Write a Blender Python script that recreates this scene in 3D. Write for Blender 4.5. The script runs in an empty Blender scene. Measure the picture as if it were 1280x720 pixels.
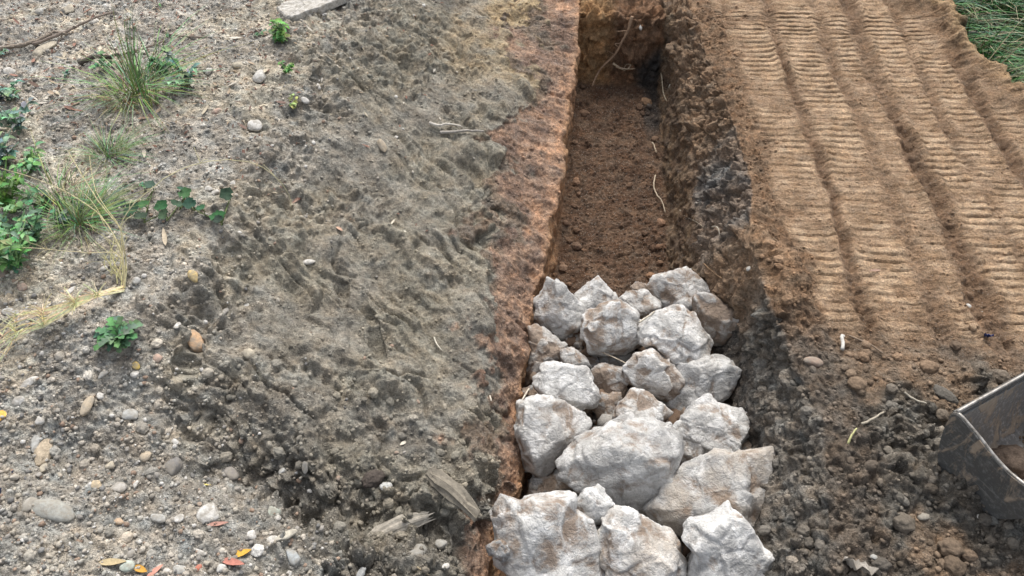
import bpy, math, random
import numpy as np
from mathutils import Vector, Matrix, Euler

scene = bpy.context.scene
COL = scene.collection
RNG = random.Random(7)
NR = np.random.RandomState(7)

# ------------------------------------------------------------------ camera, sky, sun, exposure
CAM_H, CAM_PITCH, CAM_YAW = 2.6, 50.3, 3.04       # metres above the tracked ground, degrees below level, degrees left of the trench line
cam_data = bpy.data.cameras.new("camera")
cam_data.sensor_width = 36.0
cam_data.lens = 36.0 * 914.0 / 1280.0
cam_data.clip_start = 0.05
cam_data.clip_end = 300.0
cam = bpy.data.objects.new("camera", cam_data)
cam.location = (0, 0, CAM_H)
cam.rotation_euler = (math.radians(90 - CAM_PITCH), 0, math.radians(CAM_YAW))
COL.objects.link(cam)
scene.camera = cam

SUN_ELEV, SUN_AZ = 52.0, 2.0                     # azimuth measured from +Y towards +X
world = bpy.data.worlds.new("World")
scene.world = world
world.use_nodes = True
wn = world.node_tree
sky = wn.nodes.new("ShaderNodeTexSky")
sky.sky_type = 'NISHITA'
sky.sun_disc = False
sky.sun_elevation = math.radians(SUN_ELEV)
sky.sun_rotation = math.radians(SUN_AZ)
sky.dust_density = 4.0
sky.air_density = 1.0
sky_sat = wn.nodes.new("ShaderNodeHueSaturation")      # thin cloud: the blue is washed out evenly over the whole sky
sky_sat.inputs["Saturation"].default_value = 0.35
bg = wn.nodes["Background"]
bg.inputs[1].default_value = 0.11
wn.links.new(sky.outputs[0], sky_sat.inputs["Color"])
wn.links.new(sky_sat.outputs[0], bg.inputs[0])

sun_data = bpy.data.lights.new("sun", 'SUN')
sun_data.energy = 1.2
sun_data.angle = math.radians(22)
sun_data.color = (1.0, 0.95, 0.88)
sun = bpy.data.objects.new("sun", sun_data)
az, el = math.radians(SUN_AZ), math.radians(SUN_ELEV)
to_sun = Vector((math.sin(az) * math.cos(el), math.cos(az) * math.cos(el), math.sin(el)))
sun.rotation_euler = to_sun.to_track_quat('Z', 'Y').to_euler()
sun.location = to_sun * 20
COL.objects.link(sun)

scene.view_settings.view_transform = 'Standard'
scene.view_settings.look = 'None'
scene.view_settings.exposure = 1.05
scene.view_settings.gamma = 1.0
scene.view_settings.use_curve_mapping = False

# ------------------------------------------------------------------ noise (numpy)
_perm = np.random.RandomState(11).permutation(256)
PERM = np.concatenate([_perm, _perm, _perm]).astype(np.int64)
_g = np.random.RandomState(12).normal(size=(256, 3))
GRAD = (_g / np.linalg.norm(_g, axis=1)[:, None]).astype(np.float32)

def pn(x, y, z):
    """gradient noise, roughly -1..1"""
    xi = np.floor(x).astype(np.int64); yi = np.floor(y).astype(np.int64); zi = np.floor(z).astype(np.int64)
    xf = (x - xi).astype(np.float32); yf = (y - yi).astype(np.float32); zf = (z - zi).astype(np.float32)
    u = xf*xf*xf*(xf*(xf*6-15)+10); v = yf*yf*yf*(yf*(yf*6-15)+10); w = zf*zf*zf*(zf*(zf*6-15)+10)
    def c(a, b, d):
        h = PERM[PERM[PERM[(xi+a) & 255] + ((yi+b) & 255)] + ((zi+d) & 255)]
        g = GRAD[h]
        return g[..., 0]*(xf-a) + g[..., 1]*(yf-b) + g[..., 2]*(zf-d)
    x00 = c(0,0,0)*(1-u)+c(1,0,0)*u; x10 = c(0,1,0)*(1-u)+c(1,1,0)*u
    x01 = c(0,0,1)*(1-u)+c(1,0,1)*u; x11 = c(0,1,1)*(1-u)+c(1,1,1)*u
    y0 = x00*(1-v)+x10*v; y1 = x01*(1-v)+x11*v
    return (y0*(1-w)+y1*w) * 1.7

def fbm(x, y, z, octv=3, gain=0.5):
    s = 0; a = 1; f = 1.0; t = 0
    for i in range(octv):
        s = s + a*pn(x*f+i*17.3, y*f+i*5.7, z*f+i*9.1); t += a; a *= gain; f *= 2.03
    return s / t

def worley(x, y, z, full=False):
    """F1, F2 and a random number of the nearest cell; full adds a random tilt times the way from the cell's seed"""
    xi = np.floor(x).astype(np.int64); yi = np.floor(y).astype(np.int64); zi = np.floor(z).astype(np.int64)
    xf = (x-xi).astype(np.float32); yf = (y-yi).astype(np.float32); zf = (z-zi).astype(np.float32)
    f1 = np.full(x.shape, 9.0, np.float32); f2 = f1.copy(); cid = np.zeros(x.shape, np.float32); tilt = cid.copy()
    R = np.random.RandomState(5).rand(256, 4).astype(np.float32)
    for a in (-1, 0, 1):
        for b in (-1, 0, 1):
            for d in (-1, 0, 1):
                h = PERM[PERM[PERM[(xi+a) & 255] + ((yi+b) & 255)] + ((zi+d) & 255)]
                r = R[h]
                ox, oy, oz = a+r[..., 0]-xf, b+r[..., 1]-yf, d+r[..., 2]-zf
                q = ox**2 + oy**2 + oz**2
                m = q < f1
                f2 = np.where(m, f1, np.minimum(f2, q)); cid = np.where(m, r[..., 3], cid)
                if full:
                    g = GRAD[h]; tilt = np.where(m, g[..., 0]*ox+g[..., 1]*oy+g[..., 2]*oz, tilt)
                f1 = np.where(m, q, f1)
    if full: return np.sqrt(f1), np.sqrt(f2), cid, tilt
    return np.sqrt(f1), np.sqrt(f2), cid

def sstep(a, b, x):
    t = np.clip((x-a)/(b-a), 0, 1)
    return t*t*(3-2*t)

# ------------------------------------------------------------------ lie of the land: rails that run along the trench
def smooth1(a, n):
    k = np.hanning(n+2)[1:-1]; k /= k.sum()
    p = np.concatenate([np.full(n, a[0]), a, np.full(n, a[-1])])
    return np.convolve(p, k, 'same')[n:-n]

YT = np.linspace(0.0, 6.0, 601)                    # rails are tabulated each centimetre
def rail_table(rails):
    X = []; Z = []
    for r in rails:
        x, y, z = (np.array(c, float) for c in zip(*r))
        o = np.argsort(y)
        X.append(smooth1(np.interp(YT, y[o], x[o]), 9)); Z.append(smooth1(np.interp(YT, y[o], z[o]), 9))
    return np.array(X), np.array(Z)

def seg_dist(x, y, poly):
    """signed distance (left of the way is positive) to an open polyline"""
    best = np.full(np.shape(x), 1e9); sg = np.ones(np.shape(x))
    for (ax, ay), (bx, by) in zip(poly[:-1], poly[1:]):
        dx, dy = bx-ax, by-ay
        t = np.clip(((x-ax)*dx+(y-ay)*dy)/(dx*dx+dy*dy), 0, 1)
        d = np.hypot(x-ax-t*dx, y-ay-t*dy)
        s = np.sign(dx*(y-ay)-dy*(x-ax))
        m = d < best
        best = np.where(m, d, best); sg = np.where(m, s, sg)
    return best*sg

def extra_z(x, y):
    """hollows and heaps that the rails do not carry, and the drop to the rough grass"""
    z = 0.0
    for (cx, cy, rx, ry, a, rot) in HEAPS:
        c, s = math.cos(rot), math.sin(rot)
        p = ((x-cx)*c+(y-cy)*s)/rx; q = (-(x-cx)*s+(y-cy)*c)/ry
        z = z + a*np.exp(-(p*p+q*q))
    return z
# ------------------------------------------------------------------ survey of the place (metres)
RAILS = [
    [(-40, 0, 0.42), (-40, 6, 0.42)],
    [(-6, 0, 0.39), (-6, 6, 0.39)],
    [(-4.084, 4.25, 0.36), (-3.38, 3.094, 0.36), (-2.847, 2.218, 0.36), (-2.454, 1.572, 0.36), (-2.152, 1.076, 0.36), (-1.885, 0.637, 0.36), (-1.779, 0.465, 0.36)],
    [(-1.265, 4.474, 0.27), (-1.22, 3.994, 0.27), (-1.309, 3.177, 0.28), (-1.34, 2.662, 0.28), (-1.406, 2.127, 0.28), (-1.414, 1.777, 0.27), (-1.358, 1.49, 0.24), (-1.222, 1.27, 0.15), (-0.98, 1.111, 0.04), (-0.754, 0.893, 0.02), (-0.598, 0.667, 0)],
    [(-0.223, 5.056, 0), (-0.231, 4.551, -0.02), (-0.195, 3.862, -0.05), (-0.249, 3.167, -0.1), (-0.252, 2.577, -0.13), (-0.216, 2.078, -0.15), (-0.226, 1.642, -0.15), (-0.256, 1.335, -0.14), (-0.322, 1.121, -0.12), (-0.289, 0.945, -0.14), (-0.237, 0.726, -0.15)],
    [(0.211, 4.613, -0.03), (0.203, 4.477, -0.08), (0.178, 4.072, -0.18), (0.134, 3.524, -0.26), (0.101, 2.973, -0.33), (0.074, 2.594, -0.38), (-0.01, 2.279, -0.4), (-0.045, 1.949, -0.42), (-0.05, 1.567, -0.43), (-0.071, 1.336, -0.43), (-0.145, 1.16, -0.4), (-0.14, 0.967, -0.36), (-0.125, 0.76, -0.36)],
    [(0.215, 4.613, -0.41), (0.207, 4.477, -0.41), (0.182, 4.072, -0.527), (0.138, 3.524, -0.576), (0.105, 2.973, -0.621), (0.078, 2.594, -0.639), (0.02, 2.279, -0.646), (-0.015, 1.949, -0.626), (-0.02, 1.567, -0.604), (-0.041, 1.336, -0.6), (-0.115, 1.16, -0.6), (-0.11, 0.967, -0.6), (-0.095, 0.76, -0.6)],
    [(0.791, 4.652, -0.42), (0.803, 4.51, -0.49), (0.804, 4.148, -0.53), (0.795, 3.426, -0.6), (0.772, 2.866, -0.65), (0.922, 2.314, -0.52), (0.951, 1.826, -0.5), (0.928, 1.496, -0.5), (0.848, 1.066, -0.5), (0.819, 0.847, -0.5)],
    [(0.851, 4.61, -0.05), (0.864, 4.383, -0.12), (0.879, 4.051, -0.2), (0.898, 3.552, -0.25), (0.893, 3.093, -0.28), (0.869, 2.64, -0.32), (1.004, 2.257, -0.3), (1.005, 1.953, -0.27), (0.991, 1.685, -0.25), (0.995, 1.455, -0.25), (0.948, 1.209, -0.25), (0.89, 0.986, -0.25), (0.857, 0.784, -0.25)],
    [(0.956, 4.682, 0), (0.998, 4.199, 0), (1.066, 3.441, 0.02), (1.091, 2.896, 0.03), (1.014, 2.527, 0.05), (1.028, 2.09, 0.04), (1.092, 1.861, 0), (1.161, 1.563, -0.02), (1.137, 1.288, -0.03), (1.088, 0.93, -0.05), (1.06, 0.743, -0.05)],
    [(1.114, 4.742, 0), (1.165, 4.394, 0), (1.181, 3.862, 0), (1.186, 3.125, 0), (1.22, 2.532, 0), (1.269, 2.278, 0), (1.315, 1.915, 0), (1.335, 1.673, 0), (1.335, 1.289, -0.01), (1.305, 0.935, -0.03), (1.28, 0.749, -0.03)],
    [(4.249, 5.411, 0), (3.569, 3.989, 0), (3.054, 2.912, 0), (2.674, 2.118, 0), (2.383, 1.508, 0), (2.125, 0.969, 0), (2.023, 0.756, 0)],
    [(6, 0, 0), (6, 6, 0)],
    [(40, 0, 0), (40, 6, 0)],
]
HEAPS = [
    (-1.136, 1.221, 0.35, 0.1, -0.1, -0.5),
    (-0.636, 1.087, 0.3, 0.08, -0.07, -0.15),
    (-0.688, 0.921, 0.35, 0.15, 0.05, 0),
    (1.15, 2.271, 0.1, 0.28, 0.06, 0),
    (1.74, 1.773, 0.3, 0.1, 0.03, 0.2),
    (-1.688, 1.578, 0.2, 0.2, 0.04, 0),
    (-1.226, 1.146, 0.07, 0.045, -0.06, 0.2),
    (-0.659, 1.202, 0.05, 0.05, -0.07, 0),
    (-0.828, 1.021, 0.06, 0.05, -0.06, 0.3),
    (-0.342, 1.096, 0.05, 0.07, -0.07, 0),
    (-1.358, 1.492, 0.03, 0.16, -0.05, 0),
    (-0.701, 1.865, 0.015, 0.14, -0.05, 0.35),
    (-0.88, 2.067, 0.015, 0.1, -0.04, 0.2),
    (1.645, 1.231, 0.15, 0.075, 0.095, -0.3),
    (1.741, 1.096, 0.14, 0.08, 0.05, 0.2),
    (-1.702, 1.127, 0.25, 0.12, -0.04, 0.3),
]
EDGE = [
    (2.578, 5.566),
    (2.547, 4.871),
    (2.626, 4.812),
    (2.725, 4.673),
    (2.687, 4.418),
    (2.709, 4.218),
    (2.722, 4.062),
    (2.797, 3.99),
    (2.779, 3.866),
    (2.857, 3.838),
    (3.013, 3.57),
    (3.35, 2.869),
]
ROCKS = [
    ((0.124, 2.345, -0.4), [(-0.06, 0.165), (0.013, 0.126), (0.062, 0.086), (0.14, 0.007), (0.134, -0.047), (0.074, -0.108), (-0.009, -0.147), (-0.09, -0.084), (-0.142, -0.044), (-0.123, 0.044)], 0.75, 0.35, 0.95, 0.1, 'blocky pale rock with a flat left face, upper left corner of the pile'),
    ((0.314, 2.473, -0.43), [(-0.114, 0.014), (0.017, 0.114), (0.06, 0.057), (0.119, -0.015), (0.06, -0.061), (-0.052, -0.086), (-0.091, -0.024)], 0.75, 0.45, 0.9, 0.1, 'peaked pale rock at the far edge of the pile, right of the blocky corner one'),
    ((0.377, 2.201, -0.36), [(-0.117, 0.104), (-0.065, 0.135), (0.041, 0.15), (0.111, 0.089), (0.178, -0.048), (0.152, -0.083), (0.076, -0.11), (-0.018, -0.129), (-0.088, -0.11), (-0.129, -0.034), (-0.139, 0.038)], 0.75, 0.55, 0.85, 0.15, 'rounded rock with brown smears in the middle of the second row'),
    ((0.54, 2.415, -0.4), [(-0.098, 0.03), (-0.061, 0.067), (0.024, 0.067), (0.104, 0.018), (0.107, -0.028), (0.024, -0.086), (-0.027, -0.055), (-0.073, -0.013)], 0.75, 0.42, 0.95, 0.1, 'small white stone tucked left of the long stone on the far edge of the pile'),
    ((0.571, 2.539, -0.43), [(-0.073, 0.015), (-0.03, 0.04), (0.055, 0.02), (0.074, -0.033), (0.018, -0.027), (-0.045, -0.014)], 0.8, 0.85, 0.7, 0.3, 'little brown stained stone on the far edge, behind the small white one'),
    ((0.772, 2.498, -0.4), [(-0.185, 0.043), (-0.129, 0.087), (0.031, 0.139), (0.105, 0.062), (0.148, 0.01), (0.14, -0.037), (0.068, -0.068), (0.044, -0.099), (-0.08, -0.093), (-0.142, -0.043)], 0.75, 0.62, 0.95, 0.1, 'long white rock with a brown muddy top, highest on the far edge'),
    ((0.925, 2.311, -0.37), [(-0.111, 0.111), (-0.016, 0.123), (0.061, 0.067), (0.16, 0.004), (0.115, -0.049), (0.019, -0.12), (-0.038, -0.113), (-0.076, -0.046), (-0.114, 0.025)], 0.75, 0.85, 0.8, 0.35, 'wedge shaped brown stone jutting to the right at the far corner of the pile'),
    ((0.699, 2.156, -0.33), [(-0.173, 0.056), (-0.104, 0.116), (0.012, 0.157), (0.094, 0.114), (0.117, 0.045), (0.168, -0.015), (0.152, -0.114), (0.069, -0.139), (-0.046, -0.122), (-0.115, -0.07), (-0.175, -0.027)], 0.75, 0.5, 0.98, 0.12, 'large rock with a bright white broken lower face, right of the rounded smeared one'),
    ((0.58, 1.956, -0.4), [(-0.137, 0.028), (-0.09, 0.113), (0.001, 0.13), (0.114, 0.056), (0.147, 0.003), (0.116, -0.074), (0.071, -0.121), (0.001, -0.076), (-0.09, -0.042), (-0.132, -0.017)], 0.75, 0.62, 0.9, 0.2, 'rock tucked under the large white faced one, brown left and pale right'),
    ((0.826, 1.938, -0.42), [(-0.127, 0.088), (0.025, 0.144), (0.11, 0.125), (0.169, 0.082), (0.155, 0.009), (0.104, -0.053), (-0.02, -0.11), (-0.104, -0.155), (-0.174, -0.093), (-0.138, -0.036)], 0.75, 0.3, 0.72, 0.1, 'smooth grey slab at the right side of the pile, leaning against the dark bank'),
    ((0.036, 2.107, -0.47), [(-0.064, 0.145), (-0.022, 0.154), (0.049, 0.103), (0.117, 0.047), (0.096, -0.003), (0.084, -0.062), (-0.034, -0.098), (-0.072, -0.157), (-0.091, -0.139), (-0.064, 0.009)], 0.75, 0.75, 0.72, 0.3, 'tall brown stained rock against the orange trench wall, left side of the pile'),
    ((0.206, 2.061, -0.42), [(-0.077, 0.044), (-0.019, 0.063), (0.045, 0.015), (0.079, -0.037), (0.028, -0.055), (-0.056, -0.029)], 0.75, 0.5, 0.85, 0.2, 'small triangular stone wedged above the left white stone'),
    ((0.167, 1.879, -0.38), [(-0.169, 0.041), (-0.104, 0.091), (-0.027, 0.104), (0.09, 0.085), (0.12, 0.007), (0.154, -0.05), (0.118, -0.09), (0.051, -0.106), (-0.082, -0.067), (-0.151, -0.015)], 0.75, 0.22, 1, 0.05, 'clean bluish white stone at the left side of the pile, below the small triangular one'),
    ((0.373, 1.967, -0.46), [(-0.08, 0.053), (-0.034, 0.084), (0.081, 0.056), (0.087, -0.027), (0.058, -0.073), (-0.034, -0.084), (-0.078, -0.01)], 0.7, 0.88, 0.72, 0.35, 'low brown stained stone in the hollow at the middle of the pile'),
    ((0.364, 1.828, -0.46), [(-0.068, -0.009), (-0.029, 0.056), (0.066, 0.064), (0.061, 0.002), (0.021, -0.054), (-0.051, -0.059)], 0.7, 0.85, 0.62, 0.3, 'dull brown stone below the low one in the hollow of the pile'),
    ((0.212, 2.221, -0.52), [(-0.061, 0.043), (0.03, 0.055), (0.054, -0.024), (0.03, -0.061), (-0.053, -0.012)], 0.8, 0.9, 0.6, 0.4, 'dark brown stone deep in the gap below the blocky corner stone'),
    ((0.416, 2.121, -0.52), [(-0.08, 0.037), (0.093, 0.049), (0.087, -0.029), (-0.008, -0.041), (-0.092, -0.017)], 0.8, 0.6, 0.5, 0.2, 'dark grey stone deep under the rounded smeared one'),
    ((0.288, 2.112, -0.5), [(-0.031, 0.039), (0.023, 0.039), (0.046, -0.026), (-0.001, -0.05), (-0.037, -0.002)], 0.75, 0.6, 0.6, 0.2, 'thumb sized grey stone deep in the gap left of the hollow'),
    ((0.487, 1.756, -0.37), [(-0.111, -0.033), (-0.094, 0.015), (-0.06, 0.049), (-0.028, 0.094), (0.053, 0.083), (0.158, -0.017), (0.116, -0.056), (0.02, -0.073), (-0.054, -0.061)], 0.75, 0.62, 0.92, 0.15, 'rough stone with a scalloped white lower edge, right above the biggest boulder'),
    ((0.083, 1.602, -0.37), [(-0.149, 0.065), (-0.124, 0.142), (-0.047, 0.166), (0.052, 0.147), (0.141, 0.109), (0.192, 0.054), (0.174, 0.004), (0.107, -0.057), (0.047, -0.101), (0.019, -0.175), (-0.036, -0.164), (-0.113, -0.142), (-0.119, -0.057), (-0.143, 0.009)], 0.75, 0.42, 0.95, 0.12, 'big stone with one brown corner against the left trench wall'),
    ((0.393, 1.449, -0.31), [(-0.265, 0.016), (-0.217, 0.079), (-0.133, 0.128), (-0.049, 0.165), (0.046, 0.181), (0.13, 0.174), (0.209, 0.161), (0.232, 0.1), (0.225, -0.037), (0.185, -0.132), (0.12, -0.176), (0.067, -0.21), (-0.017, -0.186), (-0.101, -0.113), (-0.186, -0.097), (-0.246, -0.053)], 0.75, 0.38, 0.97, 0.08, 'biggest rounded boulder in the middle of the pile'),
    ((0.704, 1.58, -0.39), [(-0.066, 0.035), (-0.02, 0.07), (0.074, 0.044), (0.087, -0.014), (0.046, -0.044), (-0.053, -0.071), (-0.069, -0.02)], 0.75, 0.4, 0.85, 0.15, 'fist sized stone right beside the biggest boulder'),
    ((0.701, 1.495, -0.43), [(-0.078, -0.049), (-0.018, 0.038), (0.077, 0.063), (0.064, 0.019), (0.004, -0.017), (-0.05, -0.055)], 0.75, 0.45, 0.75, 0.15, 'thin grey stone under the fist sized one, right of the biggest boulder'),
    ((0.823, 1.671, -0.36), [(-0.169, -0.022), (-0.136, 0.055), (-0.014, 0.135), (0.086, 0.099), (0.182, 0.057), (0.201, -0.011), (0.119, -0.111), (-0.014, -0.128), (-0.1, -0.05), (-0.156, -0.025)], 0.75, 0.35, 0.92, 0.08, 'angular grey white rock with a ridged top against the right bank'),
    ((0.983, 1.608, -0.4), [(-0.059, -0.005), (0.046, 0.061), (0.043, 0.017), (0.013, -0.033), (-0.043, -0.04)], 0.8, 0.9, 0.55, 0.4, 'small dark brown stone pressed into the right bank under the ridged one'),
    ((0.761, 1.325, -0.32), [(-0.265, -0.073), (-0.226, -0.011), (-0.185, 0.05), (-0.093, 0.117), (0.02, 0.176), (0.143, 0.181), (0.257, 0.185), (0.264, 0.07), (0.214, -0.001), (0.165, -0.109), (0.091, -0.073), (0.009, -0.099), (-0.083, -0.134), (-0.105, -0.16), (-0.206, -0.119)], 0.75, 0.42, 0.95, 0.5, 'large wedge shaped stone with a tan left face, reaching to the right bank'),
    ((0.767, 1.073, -0.24), [(-0.151, 0.039), (-0.122, 0.106), (-0.044, 0.113), (0.032, 0.158), (0.081, 0.12), (0.129, 0.044), (0.165, -0.022), (0.16, -0.117), (0.079, -0.174), (-0.092, -0.165), (-0.125, -0.098), (-0.113, -0.003)], 0.75, 0.22, 1, 0, 'clean bluish white stone at the lower right corner of the pile'),
    ((0.264, 1.208, -0.22), [(-0.077, 0.014), (-0.024, 0.075), (0.017, 0.084), (0.08, 0.014), (0.066, -0.037), (0.024, -0.066), (-0.017, -0.057), (-0.069, -0.027)], 0.75, 0.3, 1, 0, 'small clean white rock sitting on top, just below the biggest boulder'),
    ((0.447, 1.055, -0.27), [(-0.161, 0.036), (-0.142, 0.123), (-0.09, 0.172), (-0.015, 0.151), (0.121, 0.075), (0.175, 0.015), (0.181, -0.098), (0.1, -0.165), (-0.053, -0.174), (-0.116, -0.136)], 0.75, 0.42, 0.88, 0.45, 'pale stone with yellowish flaked faces, lowest in the middle of the pile'),
    ((0.105, 1.059, -0.24), [(-0.246, 0.133), (-0.19, 0.182), (-0.133, 0.161), (0.077, 0.187), (0.091, 0.128), (0.153, 0.085), (0.165, 0.004), (0.193, -0.025), (0.215, -0.12), (0.206, -0.225), (0.029, -0.254), (-0.143, -0.197), (-0.2, -0.092), (-0.217, 0.032)], 0.75, 0.45, 0.97, 0.08, 'very large flat topped boulder with dark pits, lower left corner of the pile'),
    ((0.113, 1.416, -0.52), [(-0.134, -0.059), (-0.079, 0.068), (0.031, 0.079), (0.092, 0.018), (0.103, -0.048), (-0.013, -0.059)], 0.8, 0.75, 0.38, 0.1, 'dark stone in the deep gap above the flat topped boulder'),
    ((-0.091, 1.02, -0.22), [(-0.063, 0.015), (-0.011, 0.043), (0.055, 0.02), (0.069, -0.023), (-0.002, -0.037), (-0.049, -0.018)], 0.75, 0.5, 0.55, 0, 'smooth grey stone half buried at the left foot of the flat topped boulder'),
    ((-0.021, 1.9, -0.5), [(-0.033, 0.023), (0.019, 0.04), (0.053, -0.011), (-0.004, -0.04), (-0.036, -0.011)], 0.8, 0.7, 0.4, 0.1, 'dark rock by the orange wall, above the big brown cornered one'),
]
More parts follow.
